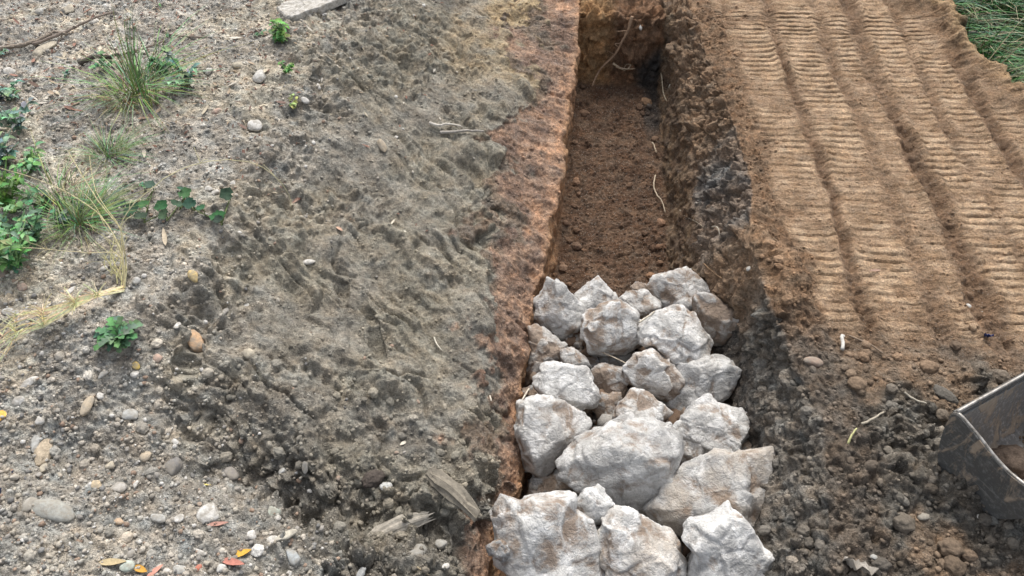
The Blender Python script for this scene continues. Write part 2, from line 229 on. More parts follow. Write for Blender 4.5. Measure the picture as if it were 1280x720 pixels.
NAMED_STONES = [
    (-2.781, 3.448, 0.203, 0.086, 0.6, -0.14, (0.46, 0.41, 0.32), 'flat cream stone beside the thick branch at the upper left'),
    (-2.857, 3.244, 0.077, 0.074, 0.6, 0, (0.57, 0.555, 0.52), 'white stone near the left edge, under the thick branch'),
    (-2.624, 3.756, 0.06, 0.069, 0.6, 0, (0.57, 0.555, 0.52), 'round whitish stone beside the end of the thick branch'),
    (-2.81, 3.859, 0.094, 0.065, 0.6, 0.175, (0.46, 0.41, 0.32), 'cream stone at the top above the branch'),
    (-2.969, 3.832, 0.061, 0.076, 0.6, 0, (0.42, 0.42, 0.4), 'grey pebble at the top left, above the thick branch'),
    (-2.624, 3.936, 0.048, 0.055, 0.6, 0, (0.57, 0.555, 0.52), 'white pebble at the top, right of the cream one'),
    (-1.689, 3.413, 0.079, 0.05, 0.6, 0.175, (0.46, 0.41, 0.32), 'flattish cream stone left of the chunky white one below the pale slab'),
    (-1.544, 3.336, 0.091, 0.1, 0.6, 0.262, (0.57, 0.555, 0.52), 'chunky white stone on the bank below the pale slab'),
    (-1.457, 2.929, 0.077, 0.088, 0.6, 0, (0.57, 0.555, 0.52), 'white cube like stone on the bank, below the chunky one'),
    (-1.819, 3.338, 0.056, 0.045, 0.6, 0, (0.57, 0.555, 0.52), 'white chip beside the blue green weed'),
    (-1.671, 3.004, 0.062, 0.047, 0.6, -0.087, (0.42, 0.3, 0.24), 'pinkish oval pebble below the blue green weed'),
    (-1.254, 3.369, 0.057, 0.045, 0.6, 0.175, (0.57, 0.555, 0.52), 'white oval pebble right of the little green weeds'),
    (-1.266, 3.18, 0.047, 0.049, 0.6, 0, (0.57, 0.555, 0.52), 'round white pebble right of the lower green weed'),
    (-1.964, 3.066, 0.062, 0.033, 0.6, 0, (0.57, 0.555, 0.52), 'thin white chip under the tall grass tuft'),
    (-1.534, 2.434, 0.033, 0.038, 0.6, 0, (0.57, 0.555, 0.52), 'white pebble above the mallow leaves, left of its twin'),
    (-1.493, 2.407, 0.041, 0.038, 0.6, 0, (0.57, 0.555, 0.52), 'white pebble above the mallow leaves, right of its twin'),
    (-1.444, 2.503, 0.034, 0.035, 0.6, 0, (0.57, 0.555, 0.52), 'small white pebble between the mallow leaves and the arching straw'),
    (-0.852, 3.022, 0.042, 0.088, 0.6, 0.349, (0.42, 0.35, 0.26), 'upright buff flake stuck in the grey slope'),
    (-1.05, 2.191, 0.033, 0.075, 0.6, 0.349, (0.57, 0.555, 0.52), 'narrow white flake on the grey slope, left of the pink leaf'),
    (-1.896, 1.795, 0.065, 0.026, 0.6, -0.14, (0.57, 0.555, 0.52), 'thin pale stone under the straw stalks'),
    (-1.801, 1.908, 0.033, 0.035, 0.6, 0, (0.57, 0.555, 0.52), 'round white pebble left of the straw plant'),
    (-1.637, 1.847, 0.039, 0.034, 0.6, 0, (0.42, 0.42, 0.4), 'light grey pebble right of the straw plant'),
    (-1.416, 1.885, 0.047, 0.061, 0.6, 0, (0.55, 0.42, 0.2), 'yellowish stone at the brow of the grey slope'),
    (-1.364, 1.645, 0.064, 0.125, 0.6, -0.698, (0.5, 0.33, 0.2), 'brown and cream cobble with an orange side at the brow of the slope'),
    (-1.429, 1.674, 0.029, 0.044, 0.6, 0.349, (0.57, 0.555, 0.52), 'white chip left of the orange sided cobble'),
    (-1.457, 1.531, 0.046, 0.043, 0.6, 0, (0.42, 0.3, 0.24), 'pinkish stone below the green rosette'),
    (-1.527, 1.486, 0.028, 0.039, 0.6, 0, (0.62, 0.44, 0.1), 'yellow pebble below the green rosette'),
    (-1.521, 1.456, 0.037, 0.032, 0.6, 0, (0.57, 0.555, 0.52), 'white pebble just under the yellow one'),
    (-1.621, 1.421, 0.048, 0.024, 0.6, 0.175, (0.42, 0.42, 0.4), 'flat light grey pebble left of the yellow one'),
    (-1.867, 1.366, 0.071, 0.031, 0.6, 0.349, (0.57, 0.555, 0.52), 'flat white stone near the left edge under the straw'),
    (-2.116, 1.751, 0.035, 0.037, 0.6, 0, (0.42, 0.42, 0.4), 'grey pebble at the left edge above the straw bundle'),
    (-2.079, 1.786, 0.052, 0.048, 0.6, 0, (0.42, 0.3, 0.24), 'brownish pink stone at the left edge above the straw bundle'),
    (-2.069, 1.655, 0.082, 0.043, 0.6, -0.262, (0.57, 0.555, 0.52), 'long pale stone under the straw bundle at the left edge'),
    (-2.182, 1.838, 0.039, 0.053, 0.6, 0, (0.42, 0.3, 0.24), 'pink stone at the left edge below the leafy weed'),
    (-1.156, 1.633, 0.058, 0.059, 0.6, 0, (0.46, 0.41, 0.32), 'cream stone bedded in the brow of the slope'),
    (-1.306, 1.829, 0.04, 0.027, 0.6, 0, (0.57, 0.555, 0.52), 'white chip on the slope right of the yellowish stone'),
    (-1.242, 1.889, 0.047, 0.023, 0.6, 0.262, (0.57, 0.555, 0.52), 'thin white chip on the slope, right of the other chip'),
    (-1.604, 0.922, 0.183, 0.093, 0.6, 0.384, (0.34, 0.34, 0.31), 'largest smooth grey cobble at the lower left'),
    (-1.672, 0.92, 0.059, 0.055, 0.6, 0, (0.36, 0.34, 0.3), 'grey cobble against the left end of the largest one'),
    (-1.441, 1.027, 0.059, 0.052, 0.6, 0, (0.4, 0.38, 0.35), 'round grey pebble with a pale top right of the largest cobble'),
    (-1.39, 1.044, 0.037, 0.02, 0.6, 0, (0.57, 0.555, 0.52), 'thin white oval pebble right of the round grey one'),
    (-1.512, 1.117, 0.04, 0.036, 0.6, 0, (0.46, 0.41, 0.32), 'cream pebble above the round grey one'),
    (-1.705, 1.068, 0.04, 0.042, 0.6, 0, (0.46, 0.41, 0.32), 'squarish cream stone above the largest cobble'),
    (-1.745, 1.128, 0.109, 0.056, 0.6, 0.14, (0.42, 0.35, 0.26), 'broad buff clod like stone above the squarish cream one'),
    (-1.783, 1.161, 0.086, 0.033, 0.6, 0.698, (0.42, 0.42, 0.4), 'upright grey shard of stone at the lower left'),
    (-1.513, 1.026, 0.045, 0.035, 0.6, 0.262, (0.52, 0.42, 0.28), 'tan chip left of the round grey pebble'),
    (-1.39, 0.906, 0.03, 0.034, 0.6, 0, (0.5, 0.36, 0.24), 'orange tan pebble alone on the grey gravel'),
    (-1.121, 0.98, 0.085, 0.091, 0.6, 0.349, (0.57, 0.555, 0.52), 'biggest white stone on the gravel of the lower left'),
    (-1.213, 0.947, 0.039, 0.038, 0.6, -0.349, (0.57, 0.555, 0.52), 'white chip left of the biggest white stone'),
    (-1.277, 0.94, 0.061, 0.041, 0.6, 0.436, (0.42, 0.42, 0.4), 'pale grey stone two places left of the biggest white stone'),
    (-1.342, 1.248, 0.027, 0.031, 0.6, 0, (0.57, 0.555, 0.52), 'round white pebble at the foot of the grey slope'),
    (-1.613, 1.351, 0.027, 0.031, 0.6, 0, (0.57, 0.555, 0.52), 'round white pebble on the sandy patch'),
    (-1.782, 1.228, 0.038, 0.04, 0.6, 0, (0.57, 0.555, 0.52), 'white stone below the sandy patch'),
    (-1.875, 1.29, 0.047, 0.037, 0.6, 0, (0.57, 0.555, 0.52), 'white stone at the left edge of the sandy patch'),
    (-1.639, 1.294, 0.101, 0.044, 0.6, 0.087, (0.42, 0.35, 0.26), 'long buff stone bedded in the sandy patch'),
    (-1.508, 1.31, 0.072, 0.055, 0.6, 0.349, (0.42, 0.42, 0.4), 'pale split stone right of the sandy patch'),
    (-1.41, 1.163, 0.044, 0.047, 0.6, 0.524, (0.42, 0.35, 0.26), 'buff stone in the gravel between the sandy patch and the hollow'),
    (-1.314, 1.146, 0.077, 0.064, 0.6, 0, (0.2, 0.19, 0.18), 'dark grey rounded stone beside the black hollow'),
    (-1.138, 1.175, 0.073, 0.06, 0.6, -0.262, (0.24, 0.22, 0.2), 'grey stone right of the black hollow'),
    (-0.956, 0.918, 0.039, 0.038, 0.6, 0, (0.57, 0.555, 0.52), 'white pebble left of the pale green stone'),
    (-0.921, 0.863, 0.044, 0.044, 0.6, 0, (0.57, 0.555, 0.52), 'white stone left of the cream lump, above the red leaf'),
    (-0.94, 1.043, 0.053, 0.088, 0.6, 0.175, (0.42, 0.47, 0.41), 'pale green stone standing upright at the lower left'),
    (-0.887, 0.905, 0.05, 0.045, 0.6, 0.175, (0.57, 0.555, 0.52), 'white stone below the pale green one'),
    (-0.841, 0.923, 0.039, 0.087, 0.6, -0.262, (0.46, 0.43, 0.36), 'oval cream grey pebble below the pale green stone'),
    (-0.803, 0.85, 0.047, 0.079, 0.6, -0.262, (0.36, 0.38, 0.38), 'bluish grey oval pebble near the bottom edge'),
    (-1.151, 0.772, 0.037, 0.064, 0.6, 0, (0.42, 0.42, 0.4), 'grey oval pebble at the bottom edge, left of the red leaf'),
    (-1.293, 0.752, 0.055, 0.048, 0.6, 0.436, (0.42, 0.47, 0.41), 'pale greenish stone at the bottom edge beside the orange leaf'),
    (-1.102, 0.836, 0.024, 0.047, 0.6, -0.262, (0.57, 0.555, 0.52), 'narrow white pebble above the reddish chip'),
    (-1.092, 0.785, 0.027, 0.021, 0.6, 0, (0.45, 0.16, 0.11), 'small reddish chip of brick near the bottom edge'),
    (-1.019, 0.79, 0.038, 0.031, 0.6, 0, (0.57, 0.555, 0.52), 'white pebble under the red leaf at the bottom edge'),
    (-1.185, 0.762, 0.026, 0.03, 0.6, 0, (0.57, 0.555, 0.52), 'white pebble at the bottom edge, left of the grey oval'),
    (-0.948, 1.207, 0.034, 0.028, 0.6, 0, (0.42, 0.42, 0.4), 'pale grey pebble on the dark rubble below the grey slope'),
    (-0.855, 1.217, 0.031, 0.053, 0.6, 0, (0.26, 0.25, 0.23), 'grey upright pebble on the dark rubble'),
    (-0.554, 1.195, 0.04, 0.057, 0.6, -0.349, (0.42, 0.42, 0.4), 'pale pebble below the dark block in the rubble'),
    (-0.612, 1.227, 0.094, 0.061, 0.6, -0.14, (0.085, 0.07, 0.06), 'dark brown block lying in the rubble below the grey slope'),
    (-0.415, 0.968, 0.077, 0.095, 0.6, -0.524, (0.28, 0.27, 0.245), 'grey stone below the split wood at the bottom'),
    (-0.322, 1.014, 0.055, 0.049, 0.6, 0.349, (0.34, 0.33, 0.3), 'grey stone right of the split wood'),
    (-0.577, 0.839, 0.045, 0.026, 0.6, 0, (0.42, 0.42, 0.4), 'pale stone at the bottom edge in the grey clods'),
    (-0.289, 0.903, 0.029, 0.037, 0.6, 0, (0.57, 0.555, 0.52), 'white pebble at the bottom edge near the pile'),
    (1.468, 1.156, 0.038, 0.051, 0.6, -0.262, (0.34, 0.31, 0.26), 'tan grey stone left of the excavator bucket'),
    (1.639, 1.146, 0.023, 0.023, 0.6, 0, (0.57, 0.555, 0.52), 'small white pebble under the excavator bucket'),
    (1.688, 1.674, 0.105, 0.057, 0.6, 0, (0.12, 0.11, 0.095), 'big dark clod like stone left of the bucket lip'),
    (1.246, 1.001, 0.026, 0.026, 0.6, 0, (0.42, 0.42, 0.4), 'pale pebble right of the crumpled pale scrap'),
    (1.191, 1.812, 0.089, 0.051, 0.6, -0.262, (0.3, 0.22, 0.17), 'flat reddish brown stone on the track edge'),
    (2.035, 2.157, 0.036, 0.017, 0.6, -0.349, (0.57, 0.555, 0.52), 'thin white chip on the tracked soil near the right edge'),
    (1.969, 2.172, 0.029, 0.025, 0.6, 0, (0.57, 0.555, 0.52), 'white pebble on the tracked soil, left of the thin chip'),
    (1.007, 2.357, 0.027, 0.026, 0.6, 0, (0.57, 0.555, 0.52), 'lone white pebble on the brown berm right of the pile'),
    (0.632, 4.574, 0.027, 0.037, 0.6, 0, (0.57, 0.555, 0.52), 'tiny pale stone on the cut end of the trench'),
    (0.706, 4.292, 0.067, 0.09, 0.6, 0, (0.24, 0.15, 0.09), 'brown lump on the trench floor beside the dark patch'),
    (0.275, 4.173, 0.077, 0.057, 0.6, 0, (0.16, 0.1, 0.065), 'brown clod on the trench floor near the cut end'),
]
STICKS = [
    ('fallen_branch', 'branch', [(-3.052, 3.376, 0.03), (-2.949, 3.431, 0.03), (-2.873, 3.456, 0.03), (-2.808, 3.526, 0.03), (-2.768, 3.593, 0.03), (-2.699, 3.582, 0.03)], 0.013, 0.6, (0.24, 0.2, 0.16), 'thick grey brown branch lying at the upper left', ''),
    ('fallen_branch', 'branch', [(-2.835, 3.469, 0.03), (-2.745, 3.562, 0.03), (-2.676, 3.662, 0.03), (-2.611, 3.723, 0.03), (-2.544, 3.844, 0.03)], 0.009, 0.6, (0.22, 0.18, 0.15), 'thinner branch forking off the thick one at the upper left', ''),
    ('dark_stick', 'stick', [(-2.504, 3.307, 0.015), (-2.445, 3.351, 0.015), (-2.387, 3.389, 0.015), (-2.331, 3.413, 0.015)], 0.013, 0.6, (0.1, 0.085, 0.07), 'short dark stick left of the tall grass tuft', ''),
    ('fallen_twig', 'twig', [(-2.242, 3.744, 0.012), (-2.153, 3.676, 0.012), (-2.056, 3.66, 0.012), (-1.871, 3.699, 0.012)], 0.007, 0.6, (0.22, 0.18, 0.15), 'thin dark twig at the top, right of the tall grass tuft', ''),
    ('fallen_twig', 'twig', [(-2.333, 3.416, 0.012), (-2.239, 3.516, 0.012), (-2.165, 3.622, 0.012)], 0.006, 0.6, (0.2, 0.16, 0.13), 'thin twig between the dark stick and the tall grass', ''),
    ('pale_twig', 'twig', [(-0.639, 3.295, 0.02), (-0.586, 3.287, 0.02), (-0.527, 3.313, 0.02), (-0.465, 3.363, 0.02)], 0.008, 0.6, (0.55, 0.51, 0.45), 'upper pale twig of the pair sticking out of the grey slope', ''),
    ('pale_twig', 'twig', [(-0.577, 3.251, 0.02), (-0.509, 3.264, 0.02), (-0.422, 3.277, 0.02), (-0.334, 3.297, 0.02)], 0.009, 0.6, (0.36, 0.33, 0.29), 'lower grey twig of the pair sticking out of the grey slope', ''),
    ('hanging_root', 'root', [(0.564, 4.592, -0.005), (0.542, 4.559, -0.098), (0.507, 4.541, -0.176), (0.472, 4.525, -0.252), (0.4, 4.505, -0.334), (0.355, 4.478, -0.397), (0.328, 4.397, -0.427)], 0.01, 0.6, (0.3, 0.2, 0.13), 'long brown root hanging down the cut end of the trench', ''),
    ('hanging_root', 'root', [(0.465, 4.511, -0.314), (0.513, 4.506, -0.342), (0.57, 4.507, -0.353), (0.59, 4.515, -0.321)], 0.007, 0.6, (0.46, 0.36, 0.25), 'short pale root on the cut end of the trench, right of the long one', ''),
    ('white_root', 'root', [(0.728, 3.909, 0.02), (0.737, 3.873, 0.02), (0.748, 3.798, 0.02)], 0.005, 0.6, (0.44, 0.36, 0.26), 'short pale root at the foot of the right trench wall, upper piece', ''),
    ('white_root', 'root', [(0.732, 3.606, 0.02), (0.717, 3.525, 0.02), (0.728, 3.456, 0.02), (0.759, 3.379, 0.02), (0.773, 3.289, 0.02)], 0.005, 0.6, (0.46, 0.38, 0.28), 'curved pale root at the foot of the right trench wall, lower piece', ''),
    ('pale_straw', 'straw', [(0.837, 3.209, 0.02), (0.851, 3.098, 0.02), (0.87, 2.971, 0.02), (0.896, 2.842, 0.02)], 0.003, 0.6, (0.34, 0.29, 0.22), 'dull straw on the grey lumps of the right bank', ''),
    ('pale_straw', 'straw', [(0.929, 2.824, 0.02), (0.942, 2.772, 0.02), (0.952, 2.712, 0.02)], 0.004, 0.6, (0.42, 0.38, 0.31), 'short pale straw on the grey lumps, right of the longer straw', ''),
    ('pale_straw', 'straw', [(0.846, 4.295, 0.03), (0.854, 4.308, 0.03), (0.862, 4.31, 0.03)], 0.006, 0.6, (0.52, 0.47, 0.38), 'straw standing at the head of the right trench wall', ''),
    ('pale_straw', 'straw', [(0.806, 4.463, 0.02), (0.819, 4.318, 0.02), (0.834, 4.195, 0.02)], 0.005, 0.6, (0.5, 0.42, 0.3), 'thin straw over the dark patch in the trench', ''),
    ('white_stick', 'stick', [(1.342, 1.957, 0.02), (1.324, 1.88, 0.02)], 0.009, 0.9, (0.52, 0.5, 0.46), 'short white stick upright in the edge of the tracked soil', ''),
    ('brown_twig', 'twig', [(1.374, 1.961, 0.012), (1.443, 1.921, 0.012), (1.496, 1.869, 0.012)], 0.005, 0.6, (0.24, 0.18, 0.13), 'brown twig right of the short white stick', ''),
    ('pale_twig', 'twig', [(1.319, 1.52, 0.02), (1.368, 1.543, 0.02), (1.416, 1.574, 0.02)], 0.006, 0.6, (0.38, 0.34, 0.27), 'stout pale twig in the dark clods left of the bucket', ''),
    ('pale_twig', 'twig', [(1.524, 1.669, 0.02), (1.556, 1.643, 0.02), (1.586, 1.609, 0.02)], 0.005, 0.6, (0.42, 0.38, 0.31), 'thin pale twig on the dark clods, above the stout one', ''),
    ('green_straw', 'straw', [(1.241, 1.427, 0.02), (1.259, 1.459, 0.02), (1.284, 1.488, 0.02)], 0.005, 0.6, (0.45, 0.44, 0.22), 'yellowish green straw stub in the dark clods', ''),
    ('pale_straw', 'straw', [(0.338, 2.092, 0.2), (0.421, 2.038, 0.2), (0.476, 1.999, 0.2)], 0.004, 0.6, (0.42, 0.36, 0.28), 'straw lying in the hollow of the rock pile', ''),
    ('pale_straw', 'straw', [(-0.051, 1.791, 0.13), (-0.015, 1.926, 0.13), (0, 1.93, 0.13)], 0.005, 0.6, (0.6, 0.55, 0.47), 'pale straw at the orange wall beside the clean white stone', ''),
    ('pale_straw', 'straw', [(0.506, 2.185, 0.32), (0.551, 2.215, 0.32), (0.583, 2.243, 0.32)], 0.005, 0.6, (0.55, 0.5, 0.4), 'short straw between the rounded stone and the large white faced one', ''),
    ('rusty_straw', 'straw', [(-0.394, 0.899, 0.02), (-0.347, 0.877, 0.02)], 0.003, 0.6, (0.4, 0.33, 0.22), 'straw in the grey clods at the bottom', ''),
    ('thin_root', 'root', [(0.871, 2.603, 0.03), (0.905, 2.52, 0.03), (0.933, 2.448, 0.03)], 0.004, 0.6, (0.26, 0.17, 0.1), 'thin brown root on the bank above the wedge shaped stone', ''),
    ('pale_straw', 'straw', [(-0.461, 1.947, 0.01), (-0.443, 1.909, 0.01), (-0.419, 1.883, 0.01)], 0.004, 0.6, (0.58, 0.54, 0.45), 'short straw on the lower grey slope', ''),
    ('pale_straw', 'straw', [(-0.19, 1.709, 0.015), (-0.181, 1.678, 0.015)], 0.004, 0.6, (0.66, 0.6, 0.5), 'pale straw on the reddish wall', ''),
]
STRAW_BASE = (-1.675, 1.815)
STRAW = [
    ([(-1.675, 1.815, 0.3), (-1.695, 1.892, 0.346), (-1.694, 1.939, 0.415), (-1.697, 1.993, 0.475), (-1.765, 2.048, 0.54), (-1.854, 2.142, 0.606), (-1.94, 2.246, 0.65)], 0.003, (0.65, 0.575, 0.338)),
    ([(-1.675, 1.815, 0.3), (-1.694, 1.916, 0.346), (-1.688, 1.952, 0.425), (-1.689, 1.998, 0.485), (-1.655, 2.044, 0.533), (-1.59, 2.111, 0.57), (-1.518, 2.204, 0.587), (-1.427, 2.281, 0.582), (-1.34, 2.349, 0.546), (-1.263, 2.423, 0.461), (-1.206, 2.452, 0.361), (-1.167, 2.445, 0.256), (-1.159, 2.411, 0.222)], 0.003, (0.625, 0.575, 0.35)),
    ([(-1.675, 1.815, 0.3), (-1.695, 1.964, 0.435), (-1.706, 2.005, 0.496), (-1.805, 2.106, 0.563), (-1.884, 2.274, 0.607)], 0.002, (0.65, 0.575, 0.338)),
    ([(-1.675, 1.815, 0.3), (-1.708, 1.876, 0.338), (-1.708, 1.921, 0.397), (-1.805, 1.891, 0.433), (-1.964, 1.89, 0.443), (-2.162, 1.895, 0.446), (-2.224, 1.891, 0.45)], 0.003, (0.688, 0.6, 0.375)),
    ([(-1.675, 1.815, 0.3), (-1.677, 1.892, 0.395), (-1.72, 1.968, 0.477), (-1.794, 2.035, 0.522), (-1.933, 2.101, 0.57), (-2.07, 2.14, 0.598), (-2.222, 2.183, 0.606)], 0.003, (0.65, 0.575, 0.338)),
    ([(-1.675, 1.815, 0.3), (-1.704, 1.934, 0.396), (-1.753, 1.991, 0.499), (-1.8, 2.054, 0.542), (-1.882, 2.116, 0.587)], 0.002, (0.65, 0.575, 0.338)),
    ([(-1.694, 1.801, 0.313), (-1.712, 1.714, 0.384), (-1.765, 1.655, 0.401), (-1.884, 1.625, 0.387), (-1.999, 1.613, 0.367), (-2.013, 1.528, 0.357)], 0.003, (0.597, 0.662, 0.365)),
    ([(-1.691, 1.818, 0.311), (-1.714, 1.717, 0.384), (-1.765, 1.656, 0.401), (-1.852, 1.558, 0.388), (-1.95, 1.511, 0.364), (-1.974, 1.423, 0.348)], 0.004, (0.563, 0.62, 0.379)),
    ([(-1.677, 1.808, 0.311), (-1.719, 1.728, 0.383), (-1.773, 1.673, 0.4), (-1.881, 1.617, 0.387), (-1.983, 1.58, 0.366), (-2.002, 1.518, 0.357)], 0.003, (0.71, 0.565, 0.418)),
    ([(-1.708, 1.814, 0.313), (-1.719, 1.727, 0.383), (-1.77, 1.665, 0.4), (-1.863, 1.581, 0.387), (-1.944, 1.5, 0.364), (-2.007, 1.412, 0.351)], 0.003, (0.627, 0.549, 0.378)),
    ([(-1.677, 1.791, 0.313), (-1.709, 1.706, 0.385), (-1.756, 1.636, 0.403), (-1.852, 1.558, 0.388), (-1.962, 1.539, 0.365), (-2.042, 1.461, 0.358)], 0.004, (0.743, 0.646, 0.377)),
    ([(-1.676, 1.803, 0.312), (-1.717, 1.723, 0.383), (-1.775, 1.677, 0.399), (-1.872, 1.601, 0.387), (-1.953, 1.517, 0.364), (-1.961, 1.445, 0.35)], 0.003, (0.71, 0.559, 0.329)),
    ([(-1.684, 1.823, 0.31), (-1.709, 1.708, 0.385), (-1.762, 1.647, 0.402), (-1.878, 1.613, 0.387), (-1.983, 1.58, 0.366), (-2.052, 1.514, 0.361)], 0.004, (0.746, 0.576, 0.425)),
    ([(-1.693, 1.821, 0.311), (-1.717, 1.725, 0.384), (-1.781, 1.686, 0.398), (-1.886, 1.629, 0.386), (-1.983, 1.581, 0.366), (-2.065, 1.509, 0.362)], 0.003, (0.724, 0.542, 0.42)),
    ([(-1.691, 1.803, 0.313), (-1.714, 1.718, 0.384), (-1.767, 1.661, 0.401), (-1.855, 1.564, 0.387), (-1.944, 1.5, 0.364), (-1.981, 1.413, 0.348)], 0.004, (0.651, 0.563, 0.394)),
    ([(-1.673, 1.807, 0.311), (-1.714, 1.72, 0.384), (-1.77, 1.666, 0.4), (-1.889, 1.637, 0.386), (-1.992, 1.599, 0.366), (-2.036, 1.526, 0.359)], 0.003, (0.673, 0.598, 0.319)),
    ([(-1.685, 1.81, 0.312), (-1.714, 1.717, 0.384), (-1.765, 1.655, 0.401), (-1.86, 1.577, 0.388), (-1.971, 1.557, 0.366), (-2.047, 1.453, 0.358)], 0.004, (0.743, 0.531, 0.364)),
    ([(-1.697, 1.81, 0.313), (-1.714, 1.719, 0.384), (-1.773, 1.671, 0.4), (-1.866, 1.589, 0.387), (-1.968, 1.552, 0.365), (-2.022, 1.461, 0.356)], 0.004, (0.555, 0.587, 0.395)),
    ([(-1.682, 1.815, 0.311), (-1.717, 1.723, 0.383), (-1.775, 1.678, 0.399), (-1.883, 1.622, 0.386), (-1.98, 1.577, 0.366), (-2.07, 1.509, 0.362)], 0.003, (0.617, 0.633, 0.362)),
    ([(-1.693, 1.798, 0.314), (-1.717, 1.724, 0.383), (-1.77, 1.665, 0.4), (-1.863, 1.581, 0.387), (-1.953, 1.518, 0.365), (-2.023, 1.414, 0.353)], 0.003, (0.588, 0.629, 0.407)),
    ([(-1.677, 1.802, 0.312), (-1.717, 1.722, 0.384), (-1.767, 1.661, 0.401), (-1.886, 1.631, 0.386), (-2.002, 1.618, 0.367), (-2.065, 1.534, 0.362)], 0.004, (0.604, 0.548, 0.359)),
    ([(-1.68, 1.819, 0.31), (-1.714, 1.718, 0.384), (-1.775, 1.676, 0.399), (-1.866, 1.589, 0.387), (-1.971, 1.556, 0.366), (-1.986, 1.498, 0.355)], 0.003, (0.74, 0.65, 0.337)),
    ([(-1.683, 1.804, 0.312), (-1.709, 1.707, 0.385), (-1.762, 1.65, 0.401), (-1.855, 1.566, 0.388), (-1.959, 1.533, 0.365), (-2.037, 1.433, 0.356)], 0.004, (0.607, 0.629, 0.318)),
    ([(-1.668, 1.792, 0.312), (-1.712, 1.712, 0.385), (-1.759, 1.643, 0.402), (-1.849, 1.552, 0.387), (-1.953, 1.519, 0.365), (-1.97, 1.413, 0.347)], 0.003, (0.61, 0.604, 0.372)),
    ([(-1.687, 1.81, 0.312), (-1.709, 1.706, 0.385), (-1.762, 1.648, 0.402), (-1.858, 1.572, 0.388), (-1.977, 1.57, 0.366), (-2.002, 1.495, 0.356)], 0.003, (0.589, 0.581, 0.404)),
    ([(-1.67, 1.796, 0.312), (-1.709, 1.708, 0.385), (-1.757, 1.639, 0.402), (-1.883, 1.624, 0.386), (-1.992, 1.601, 0.366), (-2.017, 1.54, 0.358)], 0.003, (0.604, 0.535, 0.372)),
    ([(-1.722, 1.86, 0.31), (-1.738, 1.981, 0.348), (-1.862, 2.046, 0.396)], 0.002, (0.625, 0.587, 0.312)),
    ([(-1.759, 1.908, 0.31), (-1.679, 1.887, 0.346), (-1.834, 1.987, 0.394)], 0.002, (0.625, 0.587, 0.312)),
    ([(-1.735, 1.878, 0.31), (-1.756, 1.905, 0.35), (-1.768, 2.018, 0.39)], 0.002, (0.625, 0.587, 0.312)),
    ([(-1.743, 1.877, 0.31), (-1.784, 1.912, 0.352), (-1.748, 2.017, 0.389)], 0.002, (0.625, 0.587, 0.312)),
    ([(-1.757, 1.895, 0.31), (-1.753, 1.908, 0.35), (-1.738, 2.018, 0.388)], 0.002, (0.625, 0.587, 0.312)),
    ([(-1.692, 1.843, 0.309), (-1.759, 1.936, 0.35), (-1.76, 1.962, 0.389)], 0.002, (0.625, 0.587, 0.312)),
    ([(-1.709, 1.832, 0.311), (-1.761, 1.95, 0.349), (-1.756, 1.966, 0.389)], 0.002, (0.625, 0.587, 0.312)),
    ([(-1.745, 1.865, 0.311), (-1.735, 1.877, 0.35), (-1.716, 2.022, 0.387)], 0.002, (0.625, 0.587, 0.312)),
    ([(-1.679, 1.824, 0.31), (-1.773, 1.924, 0.351), (-1.81, 1.941, 0.393)], 0.002, (0.625, 0.587, 0.312)),
    ([(-1.685, 1.809, 0.312), (-1.706, 1.906, 0.347), (-1.735, 1.99, 0.388)], 0.002, (0.625, 0.587, 0.312)),
]
